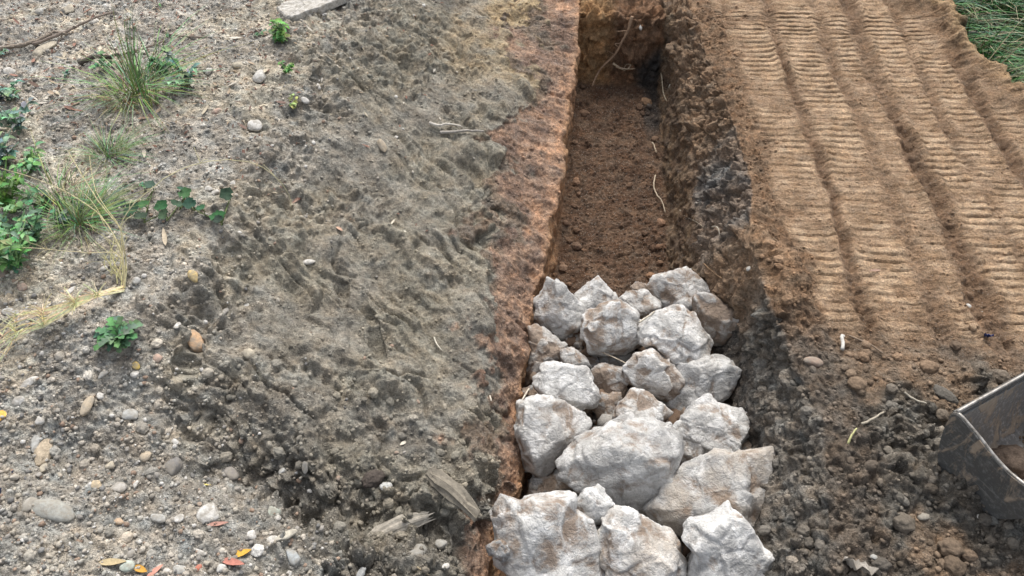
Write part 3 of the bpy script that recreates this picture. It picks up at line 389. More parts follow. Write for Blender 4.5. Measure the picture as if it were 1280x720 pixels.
PLANTS = [
    ('grass_tuft', -2.122, 3.107, 0.313, 210, 'tall green grass tuft with a high wispy spire at the upper left', ()),
    ('grass_tuft', -2.163, 3.032, 0.165, 130, 'low yellowish grass tuft in front of the tall one', ()),
    ('grass_tuft', -2.073, 2.612, 0.161, 240, 'small green grass tuft left of the arching straw', ()),
    ('grass_tuft', -2.005, 2.145, 0.192, 320, 'green grass tuft beside the straw plant', ()),
    ('leafy_weed', -1.886, 3.203, 0.204, 60, 'blue green broad leaved weed right of the tall grass tuft', ()),
    ('leafy_weed', -1.533, 3.713, 0.166, 70, 'bright green weed under the pale slab', ()),
    ('leafy_weed', -1.414, 3.373, 0.096, 40, 'little green weed between the white stones below the slab', ()),
    ('leafy_weed', -1.314, 3.124, 0.084, 30, 'sparse yellow green weed low on the brow of the slope', ()),
    ('leafy_weed', -1.659, 3.768, 0.065, 10, 'tiny dark weed at the corner of the pale slab', ()),
    ('lobed_rosette', -1.599, 1.567, 0.142, 44, 'deep green lobed rosette below the straw plant', ()),
    ('leafy_weed', -2.144, 1.887, 0.258, 190, 'dense leafy green weed at the left edge below the straw', ()),
    ('leafy_weed', -2.337, 2.213, 0.255, 120, 'bright green weed at the left edge above the dense one', ()),
    ('leafy_weed', -2.549, 2.746, 0.227, 80, 'sparse blue green weed at the left edge near the white stone', ()),
    ('leafy_weed', -2.078, 2.152, 0.091, 60, 'small dark weed between the dense one and the grass tuft', ()),
    ('leafy_weed', -2.974, 3.389, 0.061, 9, 'tiny blue green weed at the upper left edge', ()),
    ('leafy_weed', -2.542, 3.221, 0.047, 8, 'tiny blue weed left of the dark stick', ()),
    ('leafy_weed', -1.814, 2.43, 0.052, 8, 'small pale weed under the arching straw', ()),
    ('leafy_weed', -2.325, 3.982, 0.038, 5, 'tiny sprig at the top edge', ()),
    ('leafy_weed', -2.169, 3.658, 0.046, 6, 'tiny green sprig beside the thin dark twig', ()),
    ('leafy_weed', -2.514, 2.507, 0.21, 90, 'bright loose weed at the left edge below the sparse blue green one', ()),
    ('leafy_weed', -2.354, 2.468, 0.164, 60, 'pale green seedy weed right of the loose one at the left edge', ()),
    ('leafy_weed', -2.14, 2.048, 0.164, 70, 'leafy weed between the dense one and the grass tuft', ()),
    ('leafy_weed', -2.282, 2.032, 0.205, 110, 'tall green weed at the very left edge above the dense one', ()),
    ('leafy_weed', -2.759, 3.023, 0.165, 50, 'blue green weed at the left edge below the white stone', ()),
    ('leafy_weed', -2.046, 3.281, 0.146, 50, 'broad leaved weed against the right side of the tall grass', ()),
    ('leafy_weed', -2.368, 3.298, 0.112, 30, 'faded green weed against the left side of the tall grass', ()),
    ('leafy_weed', -2.178, 2.233, 0.128, 46, 'green weed left of the grass tuft by the straw', ()),
    ('grass_tuft', -1.975, 2.256, 0.15, 120, 'thin grass growing through the straw plant', ()),
    ('grass_tuft', -2.171, 2.296, 0.216, 120, 'green grass tuft left of the one beside the straw', ()),
    ('grass_tuft', -2.15, 3.385, 0.262, 45, 'grass behind the tall tuft at the upper left', ()),
]
MALLOW = [
    (-1.788, 2.222, 0.05, 0.077),
    (-1.746, 2.25, 0.05, 0.053),
    (-1.734, 2.181, 0.05, 0.059),
    (-1.665, 2.249, 0.05, 0.06),
    (-1.637, 2.2, 0.05, 0.052),
    (-1.61, 2.274, 0.05, 0.053),
    (-1.594, 2.343, 0.05, 0.061),
    (-1.554, 2.286, 0.05, 0.06),
    (-1.494, 2.255, 0.05, 0.042),
    (-1.42, 2.234, 0.05, 0.07),
    (-1.411, 2.356, 0.05, 0.061),
    (-1.393, 2.189, 0.05, 0.045),
    (-1.619, 2.376, 0.05, 0.051),
    (-1.853, 2.252, 0.05, 0.057),
    (-1.776, 2.39, 0.05, 0.051),
]
NAMED_LEAVES = [
    (-0.975, 0.846, 0.071, 0.036, 0.96, 0.2, (0.55, 0.32, 0.05), 'yellow leaf standing against the red one at the lower left'),
    (-0.983, 0.808, 0.097, 0.035, -0.209, 0.2, (0.4, 0.17, 0.13), 'pinkish red leaf under the yellow one at the lower left'),
    (-1.259, 0.753, 0.052, 0.031, 1.047, 0.2, (0.5, 0.27, 0.05), 'orange leaf at the bottom edge beside the greenish stone'),
    (-1.215, 0.754, 0.058, 0.026, 1.134, 0.2, (0.5, 0.25, 0.19), 'dull red leaf at the bottom edge beside the orange one'),
    (-1.077, 0.935, 0.072, 0.025, 0.785, 0.2, (0.36, 0.2, 0.16), 'brown red leaf below the biggest white stone'),
    (-1.902, 1.223, 0.046, 0.046, 0.524, 0.2, (0.75, 0.45, 0.1), 'yellow orange leaf cut by the left edge'),
    (-1.346, 0.762, 0.094, 0.034, 0.698, 0.2, (0.42, 0.34, 0.2), 'buff dry leaf near the bottom edge beside the greenish stone'),
    (-0.953, 2.404, 0.076, 0.023, -1.082, 0.2, (0.45, 0.3, 0.22), 'pinkish dry leaf on the grey slope'),
    (-0.52, 1.391, 0.045, 0.019, -0.873, 0.2, (0.62, 0.58, 0.48), 'pale leaf flake on the lower grey slope'),
    (-0.729, 2.543, 0.04, 0.016, 1.309, 0.2, (0.55, 0.5, 0.4), 'small pale leaf flake high on the grey slope'),
    (-0.659, 2.457, 0.039, 0.014, -1.047, 0.2, (0.58, 0.54, 0.44), 'narrow pale leaf flake on the grey slope, right of the other'),
    (-1.615, 2.106, 0.097, 0.028, 0.175, 0.2, (0.5, 0.42, 0.31), 'tan dry leaf below the mallow'),
    (-1.188, 2.542, 0.054, 0.019, 0.349, 0.2, (0.4, 0.26, 0.2), 'brown dry leaf at the end of the arching straw'),
    (-1.184, 1.095, 0.035, 0.021, 0, 0.2, (0.62, 0.5, 0.16), 'yellow scrap of leaf beside the dark rubble'),
    (-2.002, 2.89, 0.064, 0.036, 0.349, 0.2, (0.45, 0.3, 0.22), 'reddish dry leaf below the tall grass'),
    (-1.915, 2.648, 0.1, 0.023, -0.209, 0.2, (0.46, 0.4, 0.33), 'curled pale dry leaf right of the small grass tuft'),
    (1.581, 2.345, 0.068, 0.019, 0.087, 0.2, (0.36, 0.24, 0.18), 'pinkish scrap pressed into the tracked soil'),
]
SLAB = [
    (-1.623, 4.004),
    (-1.556, 3.912),
    (-1.505, 3.9),
    (-1.369, 4.014),
    (-1.235, 4.163),
    (-1.231, 4.243),
    (-1.326, 4.269),
    (-1.475, 4.155),
    (-1.58, 4.085),
]
SPLIT_WOOD = (-0.492, 1.058, 0.003)
WOOD_STUMP = (-0.29, 1.185, 0.003)
SCRAP = (1.16, 1.02, 0.003)
BLUE_BIT = (1.972, 1.992, 0.004)
BLUE_SCRAP = (-1.805, 1.031, 0.003)
BUCKET = (1.522, 1.424, 0.3)


RX, RZ = rail_table(RAILS)
# ------------------------------------------------------------------ small helpers
def mesh_obj(name, verts, faces, mats=None, parent=None, smooth=False, link=True):
    me = bpy.data.meshes.new(name)
    me.from_pydata([tuple(v) for v in verts], [], [tuple(f) for f in faces])
    if smooth:
        me.polygons.foreach_set('use_smooth', [True]*len(me.polygons))
    for m in (mats if isinstance(mats, (list, tuple)) else [mats]):
        if m: me.materials.append(m)
    o = bpy.data.objects.new(name, me)
    if link: COL.objects.link(o)
    if parent: o.parent = parent
    return o

def np_mesh(name, V, Fc, smooth=True):
    """mesh from an n x 3 array and an m x k array of same-sided faces"""
    me = bpy.data.meshes.new(name)
    V = np.asarray(V, np.float32); Fc = np.asarray(Fc, np.int32)
    m, k = Fc.shape
    me.vertices.add(len(V)); me.vertices.foreach_set('co', V.ravel())
    me.loops.add(m*k); me.loops.foreach_set('vertex_index', Fc.ravel())
    me.polygons.add(m); me.polygons.foreach_set('loop_start', np.arange(0, m*k, k, dtype=np.int32))
    me.update(calc_edges=True)
    if smooth: me.polygons.foreach_set('use_smooth', np.ones(m, bool))
    me.validate()
    return me

def new_obj(name, me, mat=None, parent=None):
    if mat and not me.materials: me.materials.append(mat)
    o = bpy.data.objects.new(name, me); COL.objects.link(o)
    if parent: o.parent = parent
    return o

def thing(name, loc, rot=(0,0,0)):
    o = bpy.data.objects.new(name, None); o.empty_display_size = 0.05
    o.location = loc; o.rotation_euler = rot
    COL.objects.link(o)
    return o

def tag(o, label=None, cat=None, group=None, kind=None):
    if label: o['label'] = label
    if cat: o['category'] = cat
    if group: o['group'] = group
    if kind: o['kind'] = kind
    return o

def icosphere(sub):
    t = (1+5**.5)/2
    v = [(-1,t,0),(1,t,0),(-1,-t,0),(1,-t,0),(0,-1,t),(0,1,t),(0,-1,-t),(0,1,-t),(t,0,-1),(t,0,1),(-t,0,-1),(-t,0,1)]
    v = [np.array(p)/np.linalg.norm(p) for p in v]
    f = [(0,11,5),(0,5,1),(0,1,7),(0,7,10),(0,10,11),(1,5,9),(5,11,4),(11,10,2),(10,7,6),(7,1,8),
         (3,9,4),(3,4,2),(3,2,6),(3,6,8),(3,8,9),(4,9,5),(2,4,11),(6,2,10),(8,6,7),(9,8,1)]
    for _ in range(sub):
        mid = {}; nf = []
        def mp(a, b):
            k = (min(a,b), max(a,b))
            if k not in mid:
                p = v[a]+v[b]; v.append(p/np.linalg.norm(p)); mid[k] = len(v)-1
            return mid[k]
        for a, b, c in f:
            ab, bc, ca = mp(a,b), mp(b,c), mp(c,a)
            nf += [(a,ab,ca),(b,bc,ab),(c,ca,bc),(ab,bc,ca)]
        f = nf
    return np.array(v), np.array(f)
ICO = [icosphere(i) for i in range(6)]

# ------------------------------------------------------------------ material nodes
class NT:
    def __init__(s, name):
        s.m = bpy.data.materials.new(name); s.m.use_nodes = True
        s.t = s.m.node_tree; s.b = s.t.nodes['Principled BSDF']
        s.b.inputs['Specular IOR Level'].default_value = 0.25
    def n(s, typ, **kw):
        nd = s.t.nodes.new(typ)
        for k, v in kw.items():
            if k in nd.inputs: nd.inputs[k].default_value = v
            else: setattr(nd, k, v)
        return nd
    def l(s, a, b): s.t.links.new(a, b)
    def noise(s, vec, scale, detail=4, rough=.55, dist=0):
        nd = s.n('ShaderNodeTexNoise', Scale=scale, Detail=detail, Roughness=rough, Distortion=dist)
        s.l(vec, nd.inputs['Vector']); return nd.outputs['Fac']
    def ramp(s, fac, a, b, lo=0.0, hi=1.0):
        nd = s.n('ShaderNodeMapRange'); nd.clamp = True
        nd.inputs[1].default_value = a; nd.inputs[2].default_value = b
        nd.inputs[3].default_value = lo; nd.inputs[4].default_value = hi
        s.l(fac, nd.inputs[0]); return nd.outputs[0]
    def mix(s, fac, a, b, mode='MIX'):
        nd = s.n('ShaderNodeMix'); nd.data_type = 'RGBA'; nd.blend_type = mode
        for i, v in ((0, fac), (6, a), (7, b)):
            if isinstance(v, bpy.types.NodeSocket): s.l(v, nd.inputs[i])
            elif isinstance(v, (int, float)): nd.inputs[i].default_value = v if i == 0 else (v, v, v, 1)
            else: nd.inputs[i].default_value = (*v, 1)
        return nd.outputs[2]
    def math(s, op, a, b=0.0):
        nd = s.n('ShaderNodeMath'); nd.operation = op
        for i, v in ((0, a), (1, b)):
            if isinstance(v, bpy.types.NodeSocket): s.l(v, nd.inputs[i])
            else: nd.inputs[i].default_value = v
        return nd.outputs[0]
    def bump(s, h, strength, dist, prev=None):
        nd = s.n('ShaderNodeBump', Strength=strength, Distance=dist)
        s.l(h, nd.inputs['Height'])
        if prev: s.l(prev, nd.inputs['Normal'])
        return nd.outputs[0]
    def done(s, col, rough=.9, normal=None):
        if isinstance(col, bpy.types.NodeSocket): s.l(col, s.b.inputs['Base Color'])
        else: s.b.inputs['Base Color'].default_value = (*col, 1)
        if isinstance(rough, bpy.types.NodeSocket): s.l(rough, s.b.inputs['Roughness'])
        else: s.b.inputs['Roughness'].default_value = rough
        if normal: s.l(normal, s.b.inputs['Normal'])
        return s.m

def mat_soil():
    s = NT('soil')
    geo = s.n('ShaderNodeNewGeometry').outputs['Position']
    at = s.n('ShaderNodeAttribute'); at.attribute_name = 'soil'
    n1 = s.noise(geo, 9, 5, .6); n2 = s.noise(geo, 70, 4, .65); n3 = s.noise(geo, 260, 2, .6)
    c = s.mix(1.0, at.outputs['Color'], s.ramp(n1, .3, .7, .82, 1.18), 'MULTIPLY')
    c = s.mix(1.0, c, s.ramp(n2, .3, .7, .64, 1.36), 'MULTIPLY')
    c = s.mix(1.0, c, s.ramp(n3, .3, .7, .58, 1.42), 'MULTIPLY')
    # pale grit in the gravelly ground
    vo = s.n('ShaderNodeTexVoronoi', Scale=80.0); s.l(geo, vo.inputs['Vector'])
    grit = s.math('MULTIPLY', s.ramp(vo.outputs['Distance'], .18, .30, 1, 0), s.ramp(vo.outputs['Color'], .50, .54))
    grit = s.math('MULTIPLY', grit, at.outputs['Alpha'])
    c = s.mix(grit, c, (.46, .43, .38))
    h = s.math('ADD', s.math('MULTIPLY', n2, 1.0), s.math('MULTIPLY', n3, .55))
    h = s.math('ADD', h, s.math('MULTIPLY', grit, .5))
    nb = s.bump(h, 1.0, .016)
    return s.done(c, .95, nb)

def mat_rock():
    s = NT('limestone')
    tc = s.n('ShaderNodeTexCoord').outputs['Object']
    oi = s.n('ShaderNodeObjectInfo')
    off = s.n('ShaderNodeVectorMath'); off.operation = 'ADD'
    sc = s.n('ShaderNodeVectorMath'); sc.operation = 'SCALE'; sc.inputs[3].default_value = 37.0
    cmb = s.n('ShaderNodeCombineXYZ'); s.l(oi.outputs['Random'], cmb.inputs[0]); s.l(oi.outputs['Random'], cmb.inputs[2])
    s.l(cmb.outputs[0], sc.inputs[0]); s.l(tc, off.inputs[0]); s.l(sc.outputs[0], off.inputs[1])
    p = off.outputs[0]
    sep = s.n('ShaderNodeSeparateColor'); s.l(oi.outputs['Color'], sep.inputs[0])
    dirt, tone, warm = sep.outputs[0], sep.outputs[1], sep.outputs[2]
    n1 = s.noise(p, 7, 6, .62, .3); n2 = s.noise(p, 28, 6, .68, .6); n3 = s.noise(p, 120, 3, .65)
    c = s.mix(s.ramp(n1, .38, .62), (.36, .355, .345), (.585, .58, .56))
    c = s.mix(s.ramp(s.noise(p, 13, 5, .6, .8), .50, .58, 0, .8), c, (.68, .675, .66))
    # grey weathered skin in patches, fine pitting only there
    skin = s.ramp(s.noise(p, 9, 6, .68, 1.2), .52, .60)
    c = s.mix(s.math('MULTIPLY', skin, .6), c, (.27, .265, .255))
    c = s.mix(s.math('MULTIPLY', skin, s.ramp(n2, .5, .6)), c, (.50, .49, .47))
    c = s.mix(s.math('MULTIPLY', warm, s.ramp(s.noise(p, 5, 4, .6), .4, .6)), c, (.50, .41, .31))
    c = s.mix(1.0, c, s.math('MULTIPLY', s.ramp(tone, 0, 1, .45, 1.20), s.ramp(oi.outputs['Random'], 0, 1, .80, 1.06)), 'MULTIPLY')
    # soil smeared on
    hol = s.n('ShaderNodeAttribute'); hol.attribute_name = 'hollow'
    dn = s.math('ADD', s.noise(p, 9, 7, .74, .6), s.math('MULTIPLY', s.math('SUBTRACT', dirt, .5), .42))
    dn = s.math('ADD', dn, s.math('MULTIPLY', s.math('SUBTRACT', hol.outputs['Fac'], .5), .30))
    dm = s.ramp(dn, .47, .64, 0, .82)
    c = s.mix(dm, c, s.mix(s.noise(p, 45, 3), (.17, .115, .078), (.33, .245, .175)))
    c = s.mix(1.0, c, s.ramp(n3, .3, .7, .90, 1.09), 'MULTIPLY')
    mus = s.n('ShaderNodeTexVoronoi', Scale=22.0); mus.feature = 'DISTANCE_TO_EDGE'
    wv = s.n('ShaderNodeVectorMath'); wv.operation = 'ADD'
    ns = s.n('ShaderNodeTexNoise', Scale=9.0, Detail=4.0); s.l(p, ns.inputs['Vector'])
    sc2 = s.n('ShaderNodeVectorMath'); sc2.operation = 'SCALE'; sc2.inputs[3].default_value = .16
    s.l(ns.outputs['Color'], sc2.inputs[0]); s.l(sc2.outputs[0], wv.inputs[0]); s.l(p, wv.inputs[1]); s.l(wv.outputs[0], mus.inputs['Vector'])
    crack = s.ramp(mus.outputs['Distance'], 0, .07)
    h = s.math('ADD', s.math('MULTIPLY', n2, 1.1), s.math('MULTIPLY', n3, .35))
    h = s.math('ADD', h, s.math('MULTIPLY', crack, .10))
    return s.done(c, .88, s.bump(h, .8, .018))

def mat_objcolor(name, scale=60, vary=.3, bump=.4, dist=.003, rough=.85, dusty=False):
    """plain thing whose own colour is set per object"""
    s = NT(name)
    tc = s.n('ShaderNodeTexCoord').outputs['Object']
    oi = s.n('ShaderNodeObjectInfo')
    geo = s.n('ShaderNodeNewGeometry').outputs['Position']
    n = s.noise(geo, scale, 5, .65)
    c = s.mix(1.0, oi.outputs['Color'], s.ramp(n, .3, .7, 1-vary, 1+vary), 'MULTIPLY')
    if dusty: c = s.mix(s.ramp(s.noise(geo, 38, 5, .7), .42, .60, 0, .75), c, (.27, .245, .205))
    return s.done(c, rough, s.bump(n, bump, dist))

def mat_attr(name, rough=.95, bumpscale=180, strength=.7, dist=.004, trans=0.0):
    """stuff whose pieces carry their own colour"""
    s = NT(name)
    at = s.n('ShaderNodeAttribute'); at.attribute_name = 'soil'
    geo = s.n('ShaderNodeNewGeometry').outputs['Position']
    n = s.noise(geo, bumpscale, 3, .65)
    c = s.mix(1.0, at.outputs['Color'], s.ramp(n, .3, .7, .75, 1.25), 'MULTIPLY')
    return s.done(c, rough, s.bump(n, strength, dist))

def mat_leaf(name):
    s = NT(name)
    oi = s.n('ShaderNodeObjectInfo')
    geo = s.n('ShaderNodeNewGeometry').outputs['Position']
    n = s.noise(geo, 40, 3, .6)
    c = s.mix(1.0, oi.outputs['Color'], s.ramp(n, .3, .7, .7, 1.3), 'MULTIPLY')
    c = s.mix(1.0, c, s.ramp(oi.outputs['Random'], 0, 1, .7, 1.35), 'MULTIPLY')
    s.b.inputs['Subsurface Weight'].default_value = 0.0
    return s.done(c, .75, s.bump(n, .3, .003))

M_SOIL = mat_soil(); M_ROCK = mat_rock()
M_STONE = mat_objcolor('pebble_stone', 90, .22, .6, .004, .92, True)
M_CLOD = mat_objcolor('clod_soil', 110, .35, .8, .006, .95)
M_WOOD = mat_objcolor('weathered_wood', 70, .35, .5, .003)
M_LITTER = mat_objcolor('dry_leaf', 120, .25, .3, .001, .7)
M_CRUMB = mat_attr('crumbs')
M_BLADE = mat_attr('grass_blades', .5, 60, .1, .001)
M_LEAF = mat_leaf('green_leaf')

# ------------------------------------------------------------------ ground: one sheet, denser where the trench walls stand
ncol = [10, 34, 198, 228, 72, 32, 96, 42, 78, 50, 216, 30, 10]
uc = np.concatenate([i + np.arange(n)/n for i, n in enumerate(ncol)] + [[len(ncol)]])
rows = np.concatenate([-np.geomspace(30, 1.0, 14), np.linspace(-.8, .55, 110)[:-1], np.arange(.55, 2.2, .0052), np.arange(2.2, 4.40, .0066),
                       np.arange(4.40, 4.66, .0032), np.arange(4.66, 5.3, .011), np.linspace(5.3, 6.5, 40)[1:], 6.5+np.geomspace(.1, 60, 20)])
nr, nc = len(rows), len(uc)

def base_rows(yq):
    k = np.clip(yq, YT[0], YT[-1]); f = (k-YT[0])/(YT[1]-YT[0]); i = np.minimum(f.astype(int), len(YT)-2); t = f-i
    X = RX[:, i]*(1-t)+RX[:, i+1]*t; Z = RZ[:, i]*(1-t)+RZ[:, i+1]*t
    return X, Z
Xr, Zr = base_rows(rows)
GX = np.empty((nr, nc)); GZ = np.empty((nr, nc))
ri = np.arange(len(ncol)+1)
for j in range(nr):
    GX[j] = np.interp(uc, ri, Xr[:, j]); GZ[j] = np.interp(uc, ri, Zr[:, j])
ker = np.hanning(15)[1:-1]; ker /= ker.sum()
pad = len(ker)//2
def blur_cols(A): return np.apply_along_axis(lambda a: np.convolve(np.pad(a, pad, 'edge'), ker, 'valid'), 1, A)
GY = np.repeat(rows[:, None], nc, 1)
U = np.repeat(uc[None, :], nr, 0)
# the grey bank breaks off at its brow and then runs out in a hollow slope, unevenly
tb = np.clip(U-3, 0, 1); wl = .78+.22*pn(GX*1.7, GY*1.7, GX*0+2.0)
zb0, zb1 = Zr[3][:, None], Zr[4][:, None]
GZ = np.where((U > 3) & (U < 4), zb0+(zb1-zb0)*tb**wl, GZ)
# ragged wall lines
lat = sstep(3.6, 4.4, U)*(1-sstep(5.98, 6.02, U))
GX += lat*(.055*pn(GX*0+.5, GY*1.9, U*.8)+.028*fbm(GX*0+9, GY*5.5, U*1.3, 3)+.012*pn(GX*0+3, GY*17, U*2))*sstep(.2, .6, GY)*(1-sstep(4.3, 4.5, GY))
lat2 = sstep(6.98, 7.3, U)*(1-sstep(8.2, 8.9, U))
GX += lat2*(.030*pn(GX*0+7.5, GY*2.3, U*.8)+.022*fbm(GX*0+19, GY*6, U*1.3, 3))*(1-sstep(4.3, 4.5, GY))
# the trench stops at a torn end; beyond it the surface closes
ne = .05*pn(GX*4.5, GZ*3, GX*0+1.1)+.025*pn(GX*13, GZ*9, GX*0+6)
ee = sstep(4.45, 4.62, GY+ne)*sstep(3.9, 4.3, U)*(1-sstep(8, 8.9, U))
GZ = GZ*(1-ee) + np.interp(U, ri, [0,0,0,0,-.01,-.02,-.03,-.03,-.01,0,0,0,0,0])*ee
GZ = blur_cols(GZ)
GZ = GZ + extra_z(GX, GY)

# the cut edge at the far right, with its crumbling lip, and the lower rough grass behind it
ED = seg_dist(GX, GY, EDGE) + .07*pn(GX*3.1, GY*3.1, GX*0) + .035*pn(GX*9, GY*9, GX*0+3)
far_right = sstep(10.2, 10.5, U)
GZ += far_right*(.07*np.exp(-((ED+.08)/.09)**2) - .45*sstep(0, .12, ED) - .1*sstep(.1, .8, ED))

x, y, z = GX, GY, GZ
wig = .22*fbm(x*3.2, y*3.2, z*3.2, 3)
uw = U - (.15+.22*(1-sstep(1.7, 2.5, y)))*sstep(3.6, 4.1, U)*(1-sstep(4.6, 5, U)) + sstep(3.5, 4.1, U)*(1-sstep(4.8, 5, U))*(.75*fbm(x*4.5, y*4.5, z*4.5, 3)+.35*fbm(x*15+3, y*15, z*15, 3)) + (wig+.10*fbm(x*13, y*13, z*13, 3))*np.where(U < 6, 1, .7)
W = {}
W['grav'] = 1-sstep(2.55, 3.35, uw+.25*fbm(x*20, y*20, z*20, 2))
W['face'] = sstep(2.55, 3.35, uw+.25*fbm(x*20, y*20, z*20, 2))*(1-sstep(3.92, 4.05, uw))
W['wall'] = sstep(3.92, 4.05, uw)*(1-sstep(4.9, 5.05, U))
W['orange'] = sstep(4.9, 5.05, U)*(1-sstep(5.95, 6.05, U))
W['floor'] = sstep(5.95, 6.05, U)*(1-sstep(6.95, 7.05, U))
W['rwall'] = sstep(6.95, 7.05, U)*(1-sstep(7.75, 8.1, uw))
W['lump'] = sstep(7.75, 8.1, uw)*(1-sstep(8.95, 9.1, uw))
W['loose'] = sstep(8.95, 9.1, uw)*(1-sstep(9.93, 10.05, uw))
rightz = sstep(9.93, 10.05, uw)
near = 1-sstep(1.78, 2.12, y + .35*wig + .08*(x-1.3))
W['track'] = rightz*(1-near)*(1-far_right*sstep(-.02, .03, ED))
W['dark'] = rightz*near
W['grass'] = rightz*far_right*sstep(-.02, .03, ED)
nearl = (1-sstep(1.55, 2.0, y+.3*wig))*(W['lump']+W['loose'])       # the bank beside the stones is dark and cloddy all the way
n_patch = fbm(x*2.6+3, y*2.6, z*2.6, 3)
infr = sstep(-.8, .4, y)*(1-sstep(6.5, 9, y))

# bigger shapes first
wx, wy, wz = (.045*fbm(x*9+q, y*9, z*9, 2) for q in (0, 31, 57))
qx, qy, qz = x+wx, y+wy, z+wz
disp = .024*fbm(x*2.3, y*2.3, z*2.3, 2)*(1-W['track']*.7) + .030*W['face']*fbm(x*2.9+5, y*2.9, z*2.9, 2)
def clods(scale, s=0.0):
    f1, f2, c, t = worley(qx*scale+s, qy*scale, qz*scale, True)
    e = np.clip((f2-f1)*4, 0, 1)
    return (c-.5)+1.1*t, e, c
A1, e1, c1 = clods(8.5)
A2, e2, c2 = clods(19, 4)
A3, e3, c3 = clods(44, 9)
fm = fbm(x*12, y*12, z*12, 3); ff = fbm(x*45, y*45, z*45, 3); fl = fbm(x*5.5, y*5.5, z*5.5, 2)
dn = (x*.72 - y*.69); cr = (x*.69 + y*.72)                          # down the grey slope and across it
dw = .12*fbm(x*3, y*3, z*3, 2)
streak = fbm(dn*2.2, (cr+dw)*9, z*1.5, 3)
gully = np.clip(1-np.abs(fbm(dn*1.1+3, (cr+dw*.5)*6.5, z*.6, 3))*5, 0, 1)**1.3        # gouges with sharp bottoms
g1, g2, g3, g4 = worley(dn*3.4+wx*6, (cr+dw)*9.5, z*2+wz*4, True)
slabs = (g3-.5+1.2*g4)*np.clip((g2-g1)*5, 0, 1); sedge = np.clip((g2-g1)*6, 0, 1)-1
comb = fbm(dn*2.5, (cr+dw*.6)*46, z*2, 2)                            # fine scrapes of the bucket
scrape = pn(cr*1.0, dn*8+.4*pn(x*3, y*3, z), z*0)
patch = sstep(-.12, .40, fbm(x*2.1+7, y*2.1, z*2.1, 2))
lowl = 1-sstep(1.0, 1.55, y)
big = W['lump']*(1-.45*sstep(2.1, 2.3, y)*(1-sstep(2.5, 2.8, y))) + W['dark'] + (.6-.35*sstep(2.0, 2.3, y))*W['loose'] + .75*W['face']*lowl
stony = sstep(.5, .8, c2)
disp += W['grav']*(.012*fl + .010*fm + .008*ff + .016*A2*e2*stony + .012*A3*e3 + .006*(e3-1))
smear = 1-patch
disp += W['face']*(.034*fl + .032*streak + (.030*slabs + .016*sedge)*sstep(-.5, .1, n_patch+.3*(2.6-y)) - .020*gully*sstep(-.3, .3, n_patch) + .010*fm + .006*ff + patch*(.020*A1*e1 + .010*(e1-1) + .018*A2*e2 + .008*(e2-1) + .009*A3*e3) + smear*(.011*scrape + .005*comb + .008*A2*e2*sstep(.6, .9, c2) + .003*A3*e3))
brow = np.exp(-((uw-3.05)/.10)**2)
disp += brow*(.025*A1*e1 + .02*A2*e2)
sv = fbm(x*6, y*12, z*4, 3)
gashes = np.clip(1-np.abs(fbm(y*7+.5*z, z*2.0, x*1.5, 2))*5, 0, 1)**1.5
disp += W['wall']*(.022*sv - .022*gashes*sstep(-.2, .4, n_patch) + .014*fm + .006*ff + .012*A2*e2*sstep(.0, .5, n_patch) + .006*A3*e3)
disp += W['orange']*(.020*fbm(x*8, y*8, z*3, 3) + .012*A2*e2 + .005*ff)
teeth = fbm(x*17, y*1.6, z*0+3, 2)*1.6
disp += W['floor']*(.0045*teeth*(1-sstep(4.2, 4.4, y)) + .014*fl + .012*fm + .008*ff + .010*A3*e3 + .018*A2*e2*sstep(.55, .9, c2+.4*n_patch))
endw = W['floor']*sstep(4.44, 4.5, y)
disp += endw*(.03*fm + .035*A2*e2 + .03*A1*e1)
disp += W['rwall']*(.024*sv + .016*fm + .006*ff + .020*A2*e2 + .006*A3*e3)
rough = .30+.70*sstep(-.25, .2, fbm(x*1.9+11, y*1.9, z*1.9, 3))
rough = np.maximum(rough, W['lump']*np.maximum(sstep(2.4, 2.6, y), .75))
big = big*np.where(U > 6, rough, 1)
disp += big*(.060*A1*e1*sstep(.1, .7, c1) + .016*(e1-1) + .034*A2*e2 + .010*(e2-1) + .014*A3*e3 + .018*fm + .006*ff)
disp += W['loose']*(.012*fm + .012*A2*e2 + .006*A3*e3)
clod2 = A2*e2

# crawler tracks: lanes along the trench, pressed bars across them, loose furrows between
lane_edges = np.array([1.19, 1.49, 1.80, 2.02, 2.30, 2.56, 2.83, 3.15, 3.5, 3.9])
xl = x + .035*pn(x*.8+1.5, y*.9, x*0) + .022*pn(x*2, y*4, x*0+5)
li = np.clip(np.searchsorted(lane_edges, xl)-1, 0, len(lane_edges)-2)
lo = lane_edges[li]; hi = lane_edges[li+1]
dl = np.minimum(xl-lo, hi-xl)
width = np.array([.0, .020, .026, .046, .020, .036, .03, .05, .04, .05])
wd = np.where(xl-lo < hi-xl, width[li], width[np.minimum(li+1, 9)])
wd = wd*(1+.8*pn(x*2, y*1.6, x*0+14))
eidx = np.where(xl-lo < hi-xl, li, np.minimum(li+1, 9))
es = np.array([.6, 1.1, .8, 1.3, .6, 1.15, .8, 1.0, .8, .8])[eidx]*(.5+.5*sstep(-.3, .3, pn(eidx*3.7, y*1.1, x*0+21)))
furrow = es*np.exp(-(dl/(wd+.008))**2)
tread = 1-np.clip(es*1.2, 0, 1)*(1-sstep(.0, .05, dl-wd*.7))
lane_off = np.array([.0, .023, .041, .012, .05, .03, .01, .045, .02])[np.minimum(li, 8)]
lane_skew = np.array([-.02, .03, -.05, -.03, .02, -.04, 0, .03, 0])[np.minimum(li, 8)]
ph = (y + lane_skew*x + lane_off + .008*pn(x*5, y*5, x*0+li) + .003*pn(x*22, y*12, x*0))/.0520 + .35*pn(x*0+li*1.7, y*4, x*0+3)*0 + .13*pn(x*3+li*2.1, y*9, x*0+3)
fr = ph - np.floor(ph)
